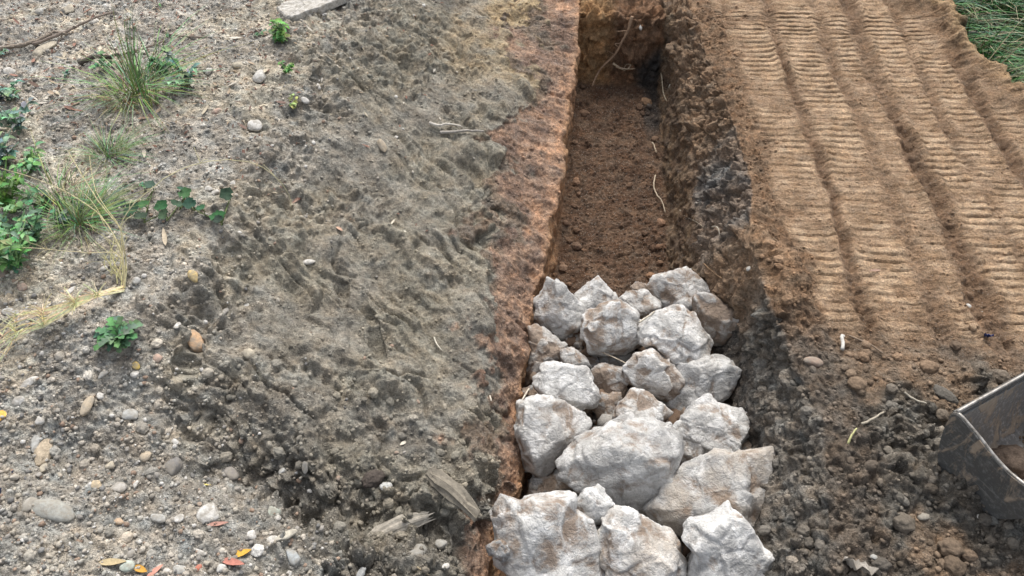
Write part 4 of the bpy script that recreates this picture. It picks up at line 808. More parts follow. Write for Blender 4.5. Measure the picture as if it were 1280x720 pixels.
bar = np.where(fr < .82, 1-.75*fr/.82, .25+.75*sstep(.82, 1.0, fr))
bid = np.floor(ph)
worn = sstep(-.25, .35, fbm(x*2.0+4, y*1.3, x*0+2.2, 2)+.15*sstep(2.2, 3.2, y))
press = (.22+.78*sstep(-.35, .35, pn(x*5+li*3.3, bid*.43, x*0+1.7)+.3*pn(x*14, y*20, x*0+8)+.25))*(.45+.55*worn)
gro = np.exp(-((fr-.84)/(.045+.045*sstep(-.4, .4, pn(x*6, y*5, x*0+33))))**2)
gro = gro*(.25+.75*sstep(-.3, .15, pn(x*16, y*28, x*0+40)))
fine = fbm(x*16, y*75, x*0+6, 3)                                        # torn fibres of clay across the lanes
tk = W['track']*tread*press*(1-sstep(-.30, -.12, ED)*far_right)
disp += W['track']*(-.022*furrow + .022*es*np.exp(-((dl-wd-.02)/.022)**2)*sstep(-.4, .3, pn(x*3, y*3, x*0+9)) + .006*fm + .004*ff + .018*furrow*fm*2 + .014*(1-tread)*clod2 + .005*fine + .005*A3*e3*(1.2-tread*.8))
disp += tk*(.0110*(bar-.5) - .0150*gro)
disp += W['track']*sstep(-.22, -.02, ED)*far_right*(.03*fm+.02*clod2)
disp += W['grass']*.04*fm
disp *= infr

def grid_normals(X, Y, Z):
    ax = np.stack([np.gradient(A, axis=1) for A in (X, Y, Z)], -1)
    ay = np.stack([np.gradient(A, axis=0) for A in (X, Y, Z)], -1)
    n = np.cross(ax, ay); n /= np.linalg.norm(n, axis=-1, keepdims=True)+1e-12
    return n
N = grid_normals(GX, GY, GZ)
PX, PY, PZ = GX+N[..., 0]*disp, GY+N[..., 1]*disp, GZ+N[..., 2]*disp

# own colours of the soils
def C3(*c): return np.array(c, np.float32)
def lerp(a, b, t): return a+(b-a)*t[..., None]
ones = np.ones((nr, nc, 1), np.float32)
n_big = sstep(-.35, .35, fbm(x*2.6+3, y*2.6, z*2.6, 3)); n_mid = sstep(-.4, .4, fbm(x*8+1, y*8, z*8, 3))
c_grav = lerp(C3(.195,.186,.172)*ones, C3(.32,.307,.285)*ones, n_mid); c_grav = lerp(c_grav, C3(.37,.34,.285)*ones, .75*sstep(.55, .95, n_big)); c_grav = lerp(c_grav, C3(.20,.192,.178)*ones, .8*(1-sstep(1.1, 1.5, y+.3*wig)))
c_face = lerp(C3(.140,.131,.114)*ones, C3(.215,.202,.175)*ones, n_mid); c_face = lerp(c_face, C3(.205,.187,.145)*ones, .6*n_big)
toptan = sstep(3.4, 4.3, y)*sstep(3.45, 3.95, uw)
c_face = lerp(c_face, C3(.34,.255,.15)*ones, .85*toptan*(.4+.6*n_big))
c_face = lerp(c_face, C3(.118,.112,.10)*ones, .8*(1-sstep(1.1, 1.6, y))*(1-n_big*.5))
c_wall = lerp(C3(.145,.102,.078)*ones, C3(.245,.172,.125)*ones, n_mid); c_wall = lerp(c_wall, C3(.13,.115,.09)*ones, .65*sstep(.40, .65, n_big*(1-sstep(4.1, 4.7, uw))+.25*fbm(x*11, y*11, z*11, 3)))
c_wall = lerp(c_wall, C3(.385,.24,.155)*ones, .85*sstep(4.45, 4.85, uw)*(.1+.9*n_mid))
c_or = lerp(C3(.38,.225,.125)*ones, C3(.27,.16,.095)*ones, n_mid)
c_fl = lerp(C3(.115,.068,.043)*ones, C3(.165,.105,.068)*ones, n_mid)
c_ew = lerp(C3(.36,.23,.12)*ones, C3(.20,.125,.078)*ones, sstep(.38, .50, x+.08*wig)); c_ew = lerp(c_ew, C3(.065,.058,.052)*ones, sstep(.60, .70, x+.12*wig)*(1-sstep(4.51, 4.55, y)))
c_fl = lerp(c_fl, c_ew*C3(1.15, 1.08, 1.02), sstep(4.40, 4.48, y))
c_fl = lerp(c_fl, C3(.065,.058,.052)*ones, .8*sstep(.66, .74, x+.2*wig)*sstep(3.9, 4.1, y)*(1-sstep(4.51, 4.55, y)))  # floor turns dark grey towards the right wall near the cut end
c_rw = lerp(C3(.14,.095,.064)*ones, C3(.215,.148,.092)*ones, n_mid); c_rw = lerp(c_rw, C3(.10,.088,.076)*ones, 1-sstep(2.3, 2.6, y))
c_lu = lerp(C3(.085,.077,.066)*ones, C3(.145,.13,.11)*ones, n_mid); c_lu = lerp(c_lu, C3(.115,.116,.114)*ones, .8*sstep(2.5, 2.8, y)*(1-sstep(3.1, 3.5, y+.4*wig)))
c_lu = lerp(c_lu, C3(.175,.118,.075)*ones, .9*np.maximum(sstep(3.15, 3.5, y+.5*wig), np.maximum(.75*n_big, 1-sstep(2.55, 2.75, y+.3*wig))*sstep(2.05, 2.35, y)))
c_lo = lerp(C3(.165,.105,.064)*ones, C3(.25,.163,.10)*ones, n_mid)
c_lo = lerp(c_lo, C3(.115,.10,.083)*ones, .85*(1-sstep(1.75, 2.2, y+.3*wig)))
pale = lerp(C3(.37,.265,.17)*ones, C3(.53,.40,.275)*ones, n_mid)
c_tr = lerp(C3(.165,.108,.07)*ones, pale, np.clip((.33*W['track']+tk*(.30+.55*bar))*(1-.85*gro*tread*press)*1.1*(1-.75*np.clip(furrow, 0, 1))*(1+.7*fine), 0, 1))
c_tr = lerp(c_tr, C3(.46,.335,.195)*ones, .8*far_right*np.exp(-((ED+.03)/.07)**2))
c_da = lerp(C3(.092,.082,.069)*ones, C3(.155,.138,.114)*ones, n_mid); c_da = lerp(c_da, C3(.195,.135,.088)*ones, .75*sstep(.35, .75, 1-rough+.2*n_mid))
c_gr = C3(.06,.055,.035)*ones
for k_, m_ in (('c_grav', C3(1.70, 1.66, 1.57)), ('c_face', C3(1.48, 1.45, 1.40)), ('c_da', 1.15), ('c_lu', 1.55), ('c_tr', C3(.99, .94, .895)), ('c_fl', .92), ('c_wall', C3(1.48, 1.44, 1.42)), ('c_or', 1.3), ('c_lo', 1.12)): globals()[k_] = globals()[k_]*m_
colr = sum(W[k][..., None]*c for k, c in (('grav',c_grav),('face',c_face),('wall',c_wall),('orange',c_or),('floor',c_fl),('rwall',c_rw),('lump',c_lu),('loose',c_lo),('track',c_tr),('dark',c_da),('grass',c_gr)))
mot = fbm(x*30, y*30, z*30, 3); mot2 = fbm(x*16+8, y*16, z*16, 3); mot3 = pn(x*95, y*95, z*95)
calm = (1-.45*W['track']-.40*W['face']*(1-.6*patch))[..., None]
colr = colr*(1+(.55*mot[..., None]+.30*mot3[..., None])*calm)
colr = colr*(1+mot2[..., None]*calm*C3(.15, .0, -.15))
colr = np.clip(colr, .02, .9)
alpha = W['grav'] + .35*W['face'] + .2*(W['lump']+W['dark']) + .45*W['floor']*(1-sstep(4.4, 4.45, y)) + .4*W['wall'] + .25*W['track'] + .3*W['rwall']
soil = np.concatenate([colr, alpha[..., None]], -1).astype(np.float32)

idx = np.arange(nr*nc).reshape(nr, nc)
quads = np.stack([idx[:-1, :-1], idx[:-1, 1:], idx[1:, 1:], idx[1:, :-1]], -1).reshape(-1, 4)
gme = np_mesh('ground', np.stack([PX, PY, PZ], -1).reshape(-1, 3), quads)
ca = gme.color_attributes.new('soil', 'FLOAT_COLOR', 'POINT')
ca.data.foreach_set('color', soil.reshape(-1))
ground = new_obj('ground', gme, M_SOIL)
tag(ground, 'bare ground with a trench cut through grey clay and orange subsoil', None, None, 'structure')

PXm = np.maximum.accumulate(PX, axis=1)
def gz(px, py):
    """height of the ground at a place"""
    j = int(np.clip(np.searchsorted(rows, py), 0, nr-1))
    return float(np.interp(px, PXm[j], PZ[j]))
def gcol(px, py):
    j = int(np.clip(np.searchsorted(rows, py), 0, nr-1)); i = int(np.clip(np.searchsorted(PXm[j], px), 0, nc-1))
    return colr[j, i]
def gzs(ax, ay):
    return np.array([gz(a, b) for a, b in zip(ax, ay)])
def gnormal(px, py, r=.03):
    n = Vector((gz(px-r, py)-gz(px+r, py), gz(px, py-r)-gz(px, py+r), 2*r)); n.normalize(); return n

# ------------------------------------------------------------------ the rock pile
# the stones' broad faces lie in the plane of the pile: R along it, U up it, T out of it
PR = Vector((math.cos(math.radians(3)), math.sin(math.radians(3)), 0))
PU = Vector((-.0408, .768, .639)); PU = (PU-PR*PU.dot(PR)).normalized(); PT = PR.cross(PU).normalized()
PILE = Matrix((PR, PU, PT)).transposed()

def poly_radius(poly, phi):
    R = np.zeros_like(phi); c, s = np.cos(phi), np.sin(phi)
    n = len(poly)
    for i in range(n):
        (ax, ay), (bx, by) = poly[i], poly[(i+1) % n]
        ex, ey = bx-ax, by-ay
        den = c*ey - s*ex
        den = np.where(abs(den) < 1e-9, 1e-9, den)
        r = (ax*ey-ay*ex)/den
        t = np.where(abs(ex) > abs(ey), (r*c-ax)/(ex if abs(ex) > 1e-9 else 1e-9), (r*s-ay)/(ey if abs(ey) > 1e-9 else 1e-9))
        ok = (r > 0) & (t >= -1e-6) & (t <= 1+1e-6)
        R = np.where(ok, np.maximum(R, r), R)
    return R

def build_rock(poly, depth, seed, sub):
    rs = np.random.RandomState(seed)
    V, Fc = ICO[sub]
    rot = Euler(rs.rand(3)*6.28).to_matrix(); V = V @ np.array(rot)
    a, b, c = V.T
    phi = np.arctan2(b, a); s = np.hypot(a, b)
    tab = np.linspace(-math.pi, math.pi, 721); Rt = poly_radius(poly, tab)
    Rt[Rt < 1e-6] = Rt[Rt > 1e-6].mean()
    k = np.hanning(15); k /= k.sum()
    Rt = np.convolve(np.concatenate([Rt[-20:], Rt, Rt[:20]]), k, 'same')[20:-20]
    R = np.interp(phi, tab, Rt); mean = Rt.mean()
    D = mean*depth
    p = 2.5
    r = 1/((s/R)**p + (np.abs(c)/D)**p)**(1/p)
    planes = []
    for i in range(rs.randint(5, 8)):
        f = rs.uniform(-math.pi, math.pi); tau = math.radians(rs.uniform(28, 72))
        ext = (Rt*np.cos(tab-f)).max()
        nrm = np.array([math.cos(f)*math.sin(tau), math.sin(f)*math.sin(tau), math.cos(tau)])
        d = max(ext*math.sin(tau)*rs.uniform(.93, 1.02), D*math.cos(tau)*.55)
        planes.append((nrm, d))
    t1, t2 = rs.uniform(-.22, .22, 2)
    nrm = np.array([t1, t2+.1, 1.0]); nrm /= np.linalg.norm(nrm); planes.append((nrm, D*rs.uniform(.62, .82)))
    q = 22.0
    acc = r**-q
    for nrm, d in planes:
        dot = np.maximum(V @ nrm, 1e-4)
        acc = acc + (dot/d)**q
    r = acc**(-1/q)
    P = V*r[:, None]
    o = rs.rand(3)*20
    f = 1/mean
    X, Y, Z = (P[:, i]*f+o[i] for i in range(3))
    wq = .18*fbm(X*2, Y*2, Z*2, 2)
    w1, w2, cid, tl = worley(X*1.25+wq, Y*1.25, Z*1.25, True)
    u1, u2, _, tl2 = worley(X*2.9+wq, Y*2.9, Z*2.9, True)
    d = .21*tl*np.clip((w2-w1)*6, 0, 1) + .07*(cid-.5) + .075*tl2*np.clip((u2-u1)*5, 0, 1)
    rid = 1-np.abs(fbm(X*2.2+4, Y*2.2, Z*2.2, 2))*2
    d += .022*rid + .022*fbm(X*5.5, Y*5.5, Z*5.5, 4)
    lay = fbm(X*1.0, Y*1.0+Z*7.0, Z*1.5, 2)
    d += .020*lay + .008*fbm(X*16, Y*16, Z*16, 2)
    P = P*(1.09+d-.03)[:, None]
    hol = np.clip(.5-(d-d.mean())*5.5, 0, 1)
    return P, Fc, hol

for i, (c, poly, depth, dirt, tone, warm, label) in enumerate(ROCKS):
    size = max(max(p[0] for p in poly)-min(p[0] for p in poly), max(p[1] for p in poly)-min(p[1] for p in poly))
    P, Fc, hol = build_rock(poly, depth, 100+i, 5 if size > .27 else 4)
    me = np_mesh('rock', P, Fc)
    at_ = me.attributes.new('hollow', 'FLOAT', 'POINT'); at_.data.foreach_set('value', hol.astype(np.float32))     # soil lodges in the hollows
    o = new_obj('rock', me, M_ROCK)
    o.matrix_world = Matrix.Translation(c) @ PILE.to_4x4()
    o.color = (dirt, tone, warm, 1)
    tag(o, label, 'rock', 'limestone rocks tipped into the trench')

# ------------------------------------------------------------------ loose stones
def stone_mesh(name, seed, sub=2, ang=.5):
    rs = np.random.RandomState(seed)
    V, Fc = ICO[sub]
    V = V @ np.array(Euler(rs.rand(3)*6).to_matrix())
    q = 6+14*ang
    acc = np.ones(len(V))*.93**q
    for _ in range(rs.randint(7, 11)):
        n = rs.normal(size=3); n /= np.linalg.norm(n); d = rs.uniform(.55, .95)
        acc += (np.maximum(V @ n, 1e-3)/d)**q
    r = acc**(-1/q)
    o = rs.rand(3)*9
    r = r*(1+.16*fbm(V[:, 0]*1.6+o[0], V[:, 1]*1.6+o[1], V[:, 2]*1.6+o[2], 3))
    P = V*r[:, None]
    P = P/np.abs(P).max(0)
    return np_mesh(name, P*.5, Fc, smooth=False)
PEBBLES = [stone_mesh('pebble', 300+i, 2, (.35, .65, .95, .8)[i % 4]) for i in range(12)]
for m in PEBBLES: m.materials.append(M_STONE)
CLODS = []
for i in range(6):
    rs = np.random.RandomState(500+i); V, Fc = ICO[3]
    o = rs.rand(3)*9
    w1, w2, cid = worley(V[:, 0]*1.6+o[0], V[:, 1]*1.6+o[1], V[:, 2]*1.6+o[2])
    r = 1+.28*fbm(V[:, 0]*1.5+o[0], V[:, 1]*1.5+o[1], V[:, 2]*1.5+o[2], 4) + .25*(cid-.5)*np.clip((w2-w1)*3, 0, 1)
    m = np_mesh('clod', V*r[:, None]*.5, Fc); m.materials.append(M_CLOD); CLODS.append(m)

def put_stone(name, me, px, py, w, h, flat, rot, col, sink=.42):
    o = bpy.data.objects.new(name, me); COL.objects.link(o)
    t = min(w, h)*flat if flat < .9 else (w+h)/2*flat
    t = max(t, min(w, h)*.5)
    n = gnormal(px, py, max(.02, w*.4)); n = (n+Vector((0, 0, .6))).normalized()
    q = n.to_track_quat('Z', 'Y').to_matrix() @ Matrix.Rotation(rot, 3, 'Z')
    o.matrix_world = Matrix.Translation(Vector((px, py, gz(px, py)))+n*t*(.5-sink)) @ q.to_4x4() @ Matrix.Diagonal((w, h, t, 1))
    o.color = (*col, 1)
    return o
for i, (px, py, w, h, flat, rot, col, label) in enumerate(NAMED_STONES):
    clodlike = 'clod' in label or 'lump' in label or 'block' in label
    o = put_stone('stone', CLODS[i % 6] if clodlike else PEBBLES[(i*5) % 12], px, py, w, h, flat, rot, col)
    tag(o, label, 'stone', 'loose stones on the banks')

def in_fan(rx=(-2.6, 2.4), ry=(.8, 5.0)):
    """a place inside the surveyed strip, evenly over the ground as it is seen"""
    while True:
        yy = ry[0]+(ry[1]-ry[0])*RNG.random()**1.35
        f = 1+.23*(yy-.8)/1.0*.62
        xx = RNG.uniform(*rx)*f*.86
        return xx, yy
def zone(px, py):
    j = int(np.clip(np.searchsorted(rows, py), 0, nr-1)); i = int(np.clip(np.searchsorted(PXm[j], px), 0, nc-1))
    return {k: W[k][j, i] for k in W}, ED[j, i]

LANDMARKS = {
    'left': [('the thick fallen branch', -2.6, 4.0), ('the pale slab', -1.4, 4.6), ('the tall grass tuft', -2.1, 3.75), ('the chunky white stone', -1.47, 3.85), ('the mallow', -1.75, 2.75), ('the straw plant', -1.75, 2.2),
             ('the dense leafy weed', -2.2, 2.3), ('the lobed rosette', -1.65, 1.95), ('the orange sided cobble', -1.3, 1.95), ('the sandy patch', -1.65, 1.5), ('the largest grey cobble', -1.75, 1.05), ('the biggest white stone', -1.15, 1.03),
             ('the pale green stone', -.93, 1.03), ('the yellow leaf', -1.0, .85), ('the yellowish stone', -1.35, 2.25), ('the arching straw', -1.5, 3.0)],
    'right': [('the wedge shaped stone', 1.05, 2.3), ('the grey slab rock', 1.1, 1.95), ('the large tan faced rock', 1.1, 1.4), ('the lower right rock', 1.0, .95), ('the white stick', 1.35, 1.95), ('the stout pale twig', 1.4, 1.5),
              ('the torn scrap', 1.2, .98), ('the bucket lip', 1.55, 1.6), ('the bucket foot', 1.5, 1.15), ('the thin pale twig', 1.6, 1.65), ('the grey lumps of the bank', 1.0, 2.9), ('the blue bit', 2.0, 2.0)],
    'foot': [('the black hollow', -1.25, 1.25), ('the dark block', -.6, 1.2), ('the grey splintered wood', -.5, .98), ('the split log end', -.28, 1.1), ('the pale green stone', -.93, 1.03), ('the pale leaf flake', -.45, 1.45),
             ('the flat topped boulder', -.1, .95), ('the lower grey slope', -.8, 1.5), ('the bottom edge', -.6, .8)]}
def whereabouts(px, py, key):
    nm, lx, ly = min(LANDMARKS[key], key=lambda l: (l[1]-px)**2+(l[2]-py)**2)
    dx, dy = px-lx, py-ly
    d = math.hypot(dx, dy)
    side = ('right of' if dx > 0 else 'left of') if abs(dx) > abs(dy) else ('beyond' if dy > 0 else 'in front of')
    return ('close ' if d < .12 else 'well ' if d > .28 else '')+side+' '+nm
SIZE = lambda w, a, b: 'tiny' if w < a else 'small' if w < b else 'middling'
USED = set()
PALE_NAMES = ['white', 'cream', 'buff', 'grey', 'pale tan', 'reddish brown', 'dark grey']
PALE = [(.58,.565,.53), (.44,.40,.33), (.38,.34,.28), (.32,.30,.27), (.46,.42,.36), (.34,.25,.19), (.22,.215,.205)]
n = 0
while n < 215:
    px, py = in_fan((-2.3, -.3))
    zn, _ = zone(px, py)
    if RNG.random() > zn['grav']+.10*zn['face']: continue
    w = RNG.uniform(.013, .026)*(1 if RNG.random() < .85 else 1.4)
    o = put_stone('pebble', PEBBLES[n % 12], px, py, w, w*RNG.uniform(.6, 1.0), .65, RNG.uniform(0, 6.28), PALE[n % 7])
    tag(o, SIZE(w, .019, .025)+' '+PALE_NAMES[n % 7]+' pebble '+whereabouts(px, py, 'left'), 'pebble', 'pebbles strewn over the left bank')
    n += 1
n = 0
while n < 150:
    px, py = in_fan((.8, 2.4), (.75, 2.5))
    zn, _ = zone(px, py)
    if RNG.random() > zn['dark']+zn['lump']*.7+.3*zn['loose']: continue
    w = RNG.uniform(.022, .055)*(1 if RNG.random() < .85 else 1.5)
    g = gcol(px, py)*RNG.uniform(.8, 1.15)
    o = put_stone('clod', CLODS[n % 6], px, py, w, w*RNG.uniform(.7, 1.0), .8, RNG.uniform(0, 6.28), tuple(g), .36)
    tag(o, SIZE(w, .032, .045)+' dark clod of soil '+whereabouts(px, py, 'right'), 'clod', 'soil clods on the dark right bank')
    n += 1
n = 0
while n < 85:
    px, py = in_fan((-2.0, .0), (.75, 1.6))
    zn, _ = zone(px, py)
    if RNG.random() > zn['face']+.25*zn['grav']: continue
    w = RNG.uniform(.02, .05)
    g = gcol(px, py)*RNG.uniform(.75, 1.1)
    o = put_stone('clod', CLODS[n % 6], px, py, w, w*RNG.uniform(.7, 1.0), .8, RNG.uniform(0, 6.28), tuple(g), .36)
    tag(o, SIZE(w, .030, .040)+' grey lump of clay '+whereabouts(px, py, 'foot'), 'clod', 'clay clods below the grey slope')
    n += 1

n = 0
while n < 34:
    py = RNG.uniform(2.55, 4.42); sd = n % 2
    j = int(np.searchsorted(rows, py)); iL = int(np.searchsorted(uc, 6.03)); iR = int(np.searchsorted(uc, 6.97))
    px = PX[j, iL]+.02+abs(RNG.gauss(0, .05)) if sd == 0 else PX[j, iR]-.02-abs(RNG.gauss(0, .06))
    w = RNG.uniform(.022, .06)
    o = put_stone('clod', CLODS[n % 6], px, py, w, w*RNG.uniform(.7, 1), .75, RNG.uniform(0, 6.28), tuple(gcol(px, py)*RNG.uniform(.9, 1.5)), .3)
    far = 'near the cut end' if py > 3.9 else 'just beyond the rocks' if py < 3.0 else 'midway along'
    tag(o, SIZE(w, .032, .045)+' brown clod at the foot of the '+('left', 'right')[sd]+' trench wall, '+far, 'clod', 'fallen clods on the trench floor'); n += 1

# ------------------------------------------------------------------ crumbs and grit too many to count
def crumbs(name, label, count, box, weight, size, colf, squash=.7):
    V0, F0 = ICO[0]
    X = []; Y = []; S = []; Cc = []
    tries = 0
    while len(X) < count and tries < count*40:
        tries += 1
        px, py = in_fan(*box)
        zn, ed = zone(px, py)
        if RNG.random() > weight(zn, ed, px, py): continue
        s = size[0]+(size[1]-size[0])*RNG.random()**2.5
        X.append(px); Y.append(py); S.append(s); Cc.append(colf(px, py))
    X = np.array(X); Y = np.array(Y); S = np.array(S); Z = gzs(X, Y)
    m = len(X)
    A = NR.normal(size=(m, 3, 3)); Q, _ = np.linalg.qr(A)
    sh = NR.uniform(.65, 1.2, (m, 1, 3))
    jit = 1+NR.uniform(-.28, .28, (m, 12, 1))
    P = (V0[None]*jit*sh) @ Q
    P = P*S[:, None, None]*.5*np.array([1, 1, squash])
    P[:, :, 0] += X[:, None]; P[:, :, 1] += Y[:, None]; P[:, :, 2] += (Z+S*.12)[:, None]
    Fc = (F0[None]+12*np.arange(m)[:, None, None]).reshape(-1, 3)
    me = np_mesh(name, P.reshape(-1, 3), Fc, smooth=False)
    cl = np.repeat(np.concatenate([np.clip(np.array(Cc), .01, .9), np.ones((m, 1))], 1), 12, 0).astype(np.float32)
    a = me.color_attributes.new('soil', 'FLOAT_COLOR', 'POINT'); a.data.foreach_set('color', cl.ravel())
    o = new_obj(name, me, M_CRUMB)
    return tag(o, label, None, None, 'stuff')
def grav_col(px, py):
    if RNG.random() < .5: return np.array(RNG.choice(PALE))*RNG.uniform(.75, 1.05)
    return gcol(px, py)*RNG.uniform(.7, 1.25)
soil_col = lambda px, py: gcol(px, py)*RNG.uniform(.75, 1.25)
crumbs('gravel', 'fine grit and crumbs over the left bank', 10500, ((-2.6, -.6), (.7, 5.1)), lambda z, e, a, b: z['grav']+.05*z['face'], (.007, .024), grav_col)
crumbs('chippings', 'pale angular chips of stone in the gravel', 1500, ((-2.4, -.5), (.7, 4.6)), lambda z, e, a, b: z['grav']+.03*z['face'], (.009, .024), lambda px, py: np.array(RNG.choice(PALE))*RNG.uniform(.75, 1.1))
crumbs('clay_crumbs', 'crumbs of clay on the grey slope', 3000, ((-1.8, .1), (.7, 5.0)), lambda z, e, a, b: z['face']*(1 if b < 1.5 else .35)+.25*z['wall'], (.006, .022), soil_col)
crumbs('soil_crumbs', 'dark crumbs of soil on the right bank', 4300, ((.7, 2.4), (.7, 4.8)), lambda z, e, a, b: z['dark']+z['lump']+.7*z['loose']+.15*z['rwall'], (.007, .026), soil_col)
crumbs('trench_crumbs', 'brown crumbs on the trench floor', 1900, ((.0, .75), (2.3, 4.6)), lambda z, e, a, b: z['floor'], (.005, .017), soil_col)
crumbs('track_crumbs', 'loose crumbs on the tracked soil', 1300, ((1.0, 3.2), (1.8, 5.0)), lambda z, e, a, b: z['track']*.8, (.005, .016), soil_col)
# broken stone between and under the rocks
V0, F0 = ICO[1]
m = 620
Xb = NR.uniform(.0, .86, m); Yb = NR.uniform(.8, 2.30, m); Sb = NR.uniform(.02, .10, m)
Zb = np.maximum(gzs(Xb, Yb), -.62+.12*NR.rand(m))+.02
P = V0[None]*(1+NR.uniform(-.38, .25, (m, len(V0), 1)))*NR.uniform(.6, 1.1, (m, 1, 3))*Sb[:, None, None]*.6
P += np.stack([Xb, Yb, Zb], -1)[:, None, :]
me = np_mesh('rubble', P.reshape(-1, 3), (F0[None]+len(V0)*np.arange(m)[:, None, None]).reshape(-1, 3), smooth=False)
cb = np.array([(.16, .14, .125), (.30, .285, .26), (.17, .115, .08), (.22, .17, .13)])[NR.randint(0, 4, m)]
a = me.color_attributes.new('soil', 'FLOAT_COLOR', 'POINT')
a.data.foreach_set('color', np.repeat(np.concatenate([cb, np.ones((m, 1))], 1), len(V0), 0).astype(np.float32).ravel())
tag(new_obj('rubble', me, M_CRUMB), 'broken stone and dirt in the gaps under the rock pile', None, None, 'stuff')

# ------------------------------------------------------------------ sticks, roots and straws
def tube(pts, r0, r1, k=6, wob=0.0, seed=0):
    rs = random.Random(seed)
    pts = [Vector(p) for p in pts]
    fine = []                                           # rounded course through the points
    n = len(pts)
    for i in range(n-1):
        p0, p1, p2, p3 = pts[max(i-1, 0)], pts[i], pts[i+1], pts[min(i+2, n-1)]
        st = 4 if n < 8 else 3
        for s in range(st):
            t = s/st
            q = .5*((2*p1)+(p2-p0)*t+(2*p0-5*p1+4*p2-p3)*t*t+(3*p1-p0-3*p2+p3)*t**3)
            fine.append(q+Vector((rs.uniform(-1, 1), rs.uniform(-1, 1), rs.uniform(-1, 1)))*wob)
    fine.append(pts[-1])
    V = []; Fs = []
    up = Vector((.13, .2, .97))
    for i, p in enumerate(fine):
        d = (fine[min(i+1, len(fine)-1)]-fine[max(i-1, 0)]).normalized()
        u = d.cross(up).normalized(); v = d.cross(u)
        t = i/(len(fine)-1); r = (r0*(1-t)+r1*t)*(1+rs.uniform(-.12, .12)*(1 if wob else 0))
        for j in range(k):
            a = 2*math.pi*j/k
            V.append(p+(u*math.cos(a)+v*math.sin(a))*r)
    for i in range(len(fine)-1):
        for j in range(k):
            Fs.append((i*k+j, i*k+(j+1) % k, (i+1)*k+(j+1) % k, (i+1)*k+j))
    Fs.append(tuple(range(k))[::-1]); Fs.append(tuple((len(fine)-1)*k+j for j in range(k)))
    return V, Fs
def twist(V, Fs, verts, faces):
    b = len(V); V += list(verts); Fs += [tuple(i+b for i in f) for f in faces]

for i, (name, cat, pts, r, taper, col, label, group) in enumerate(STICKS):
    hang = name == 'hanging_root'
    P = [Vector((a, b-(.03 if hang else 0), c if hang else gz(a, b)+c)) for a, b, c in pts]
    V, Fs = tube(P, r, r*taper, 7, r*.25, i)
    rs = random.Random(i)
    if name == 'fallen_branch' or hang:
        for k in range(3):
            p = P[1+k % (len(P)-1)]
            twist(V, Fs, *tube([p, p+Vector((rs.uniform(-.05, .05), rs.uniform(-.03, .0), rs.uniform(0, .03))), p+Vector((rs.uniform(-.09, .09), rs.uniform(-.06, .0), rs.uniform(0, .04)))], r*.4, r*.15, 5, r*.1, k))
    o = mesh_obj(name, V, Fs, M_WOOD, smooth=True); o.color = (*col, 1)
    tag(o, label, cat, group or None)

root = thing('dry_grass_plant', (STRAW_BASE[0], STRAW_BASE[1], gz(*STRAW_BASE)))
tag(root, 'dry yellow grass plant with bent straw stalks and a long arching one', 'dry grass')
dz = gz(*STRAW_BASE)
for i, (pts, r, col) in enumerate(STRAW):
    P = [Vector((a-STRAW_BASE[0], b-STRAW_BASE[1], max(c, gz(a, b)+.006)-dz)) for a, b, c in pts]
    V, Fs = tube(P, r, r*.45, 4, r*.6, i)
    rs = random.Random(40+i)
    for k in range(7 if len(pts) > 5 else 2):            # thin seed branches
        p = P[rs.randrange(1, len(P))]; q = p+Vector((rs.uniform(-.06, .04), rs.uniform(-.05, .05), rs.uniform(.0, .05)))
        twist(V, Fs, *tube([p, (p+q)/2+Vector((0, 0, .006)), q], r*.5, r*.3, 3))
    o = mesh_obj('stalk', V, Fs, M_WOOD, root); o.color = (*col, 1)

# ------------------------------------------------------------------ weeds and grass
def leaf_mesh(name, kind):
    if kind == 'round':                                 # mallow: shallow lobes, cupped, pleated
        V = [(0, 0, 0)]; nl = 20
        for i in range(nl):
            a = 2*math.pi*i/nl
            r = .5*(1+.10*math.cos(5*a))*(.55 if i == 0 else 1)
            V.append((r*math.cos(a), r*math.sin(a), .10+.045*math.cos(10*a)))
        V2 = [(x*.55, y*.55, z*.25-.02*math.cos(10*math.atan2(y, x))) for x, y, z in V[1:]]
        V += V2
        Fs = []
        for i in range(nl):
            j = (i+1) % nl
            Fs.append((1+nl+i, 1+i, 1+j, 1+nl+j)); Fs.append((0, 1+nl+i, 1+nl+j))
    elif kind == 'simple':                              # pointed leaf folded along its rib
        V = []; Fs = []
        w = [.06, .26, .33, .25, .12, .0]; L = [0, .2, .42, .66, .86, 1.0]
        for t, h in zip(L, w):
            z = .12*math.sin(t*2.6)-.18*t*t
            V += [(t, h*(1+.08*math.sin(t*40)), z+h*.35), (t, 0, z), (t, -h, z+h*.35)]
        for i in range(5):
            for j in range(2):
                Fs.append((i*3+j, i*3+j+1, i*3+j+4, i*3+j+3))
    else:                                               # deeply lobed leaf
        V = []; Fs = []
        L = np.linspace(0, 1, 12); w = [.03, .04, .16, .05, .22, .06, .26, .07, .22, .10, .14, 0]
        for t, h in zip(L, w):
            z = .25*math.sin(t*2.4)-.25*t*t
            s = .05 if h > .12 else 0
            V += [(t+s, h, z+h*.3), (t, 0, z), (t+s, -h, z+h*.3)]
        for i in range(11):
            for j in range(2):
                Fs.append((i*3+j, i*3+j+1, i*3+j+4, i*3+j+3))
    me = bpy.data.meshes.new(name); me.from_pydata(V, [], Fs)
    me.polygons.foreach_set('use_smooth', [True]*len(me.polygons)); me.materials.append(M_LEAF)
    return me
L_ROUND, L_SIMPLE, L_LOBED = leaf_mesh('leaf', 'round'), leaf_mesh('leaf', 'simple'), leaf_mesh('leaf', 'lobed')

def child(name, me, parent, mat, col):
    o = bpy.data.objects.new(name, me); COL.objects.link(o); o.parent = parent; o.matrix_local = mat
    o.color = (*col, 1)
    return o

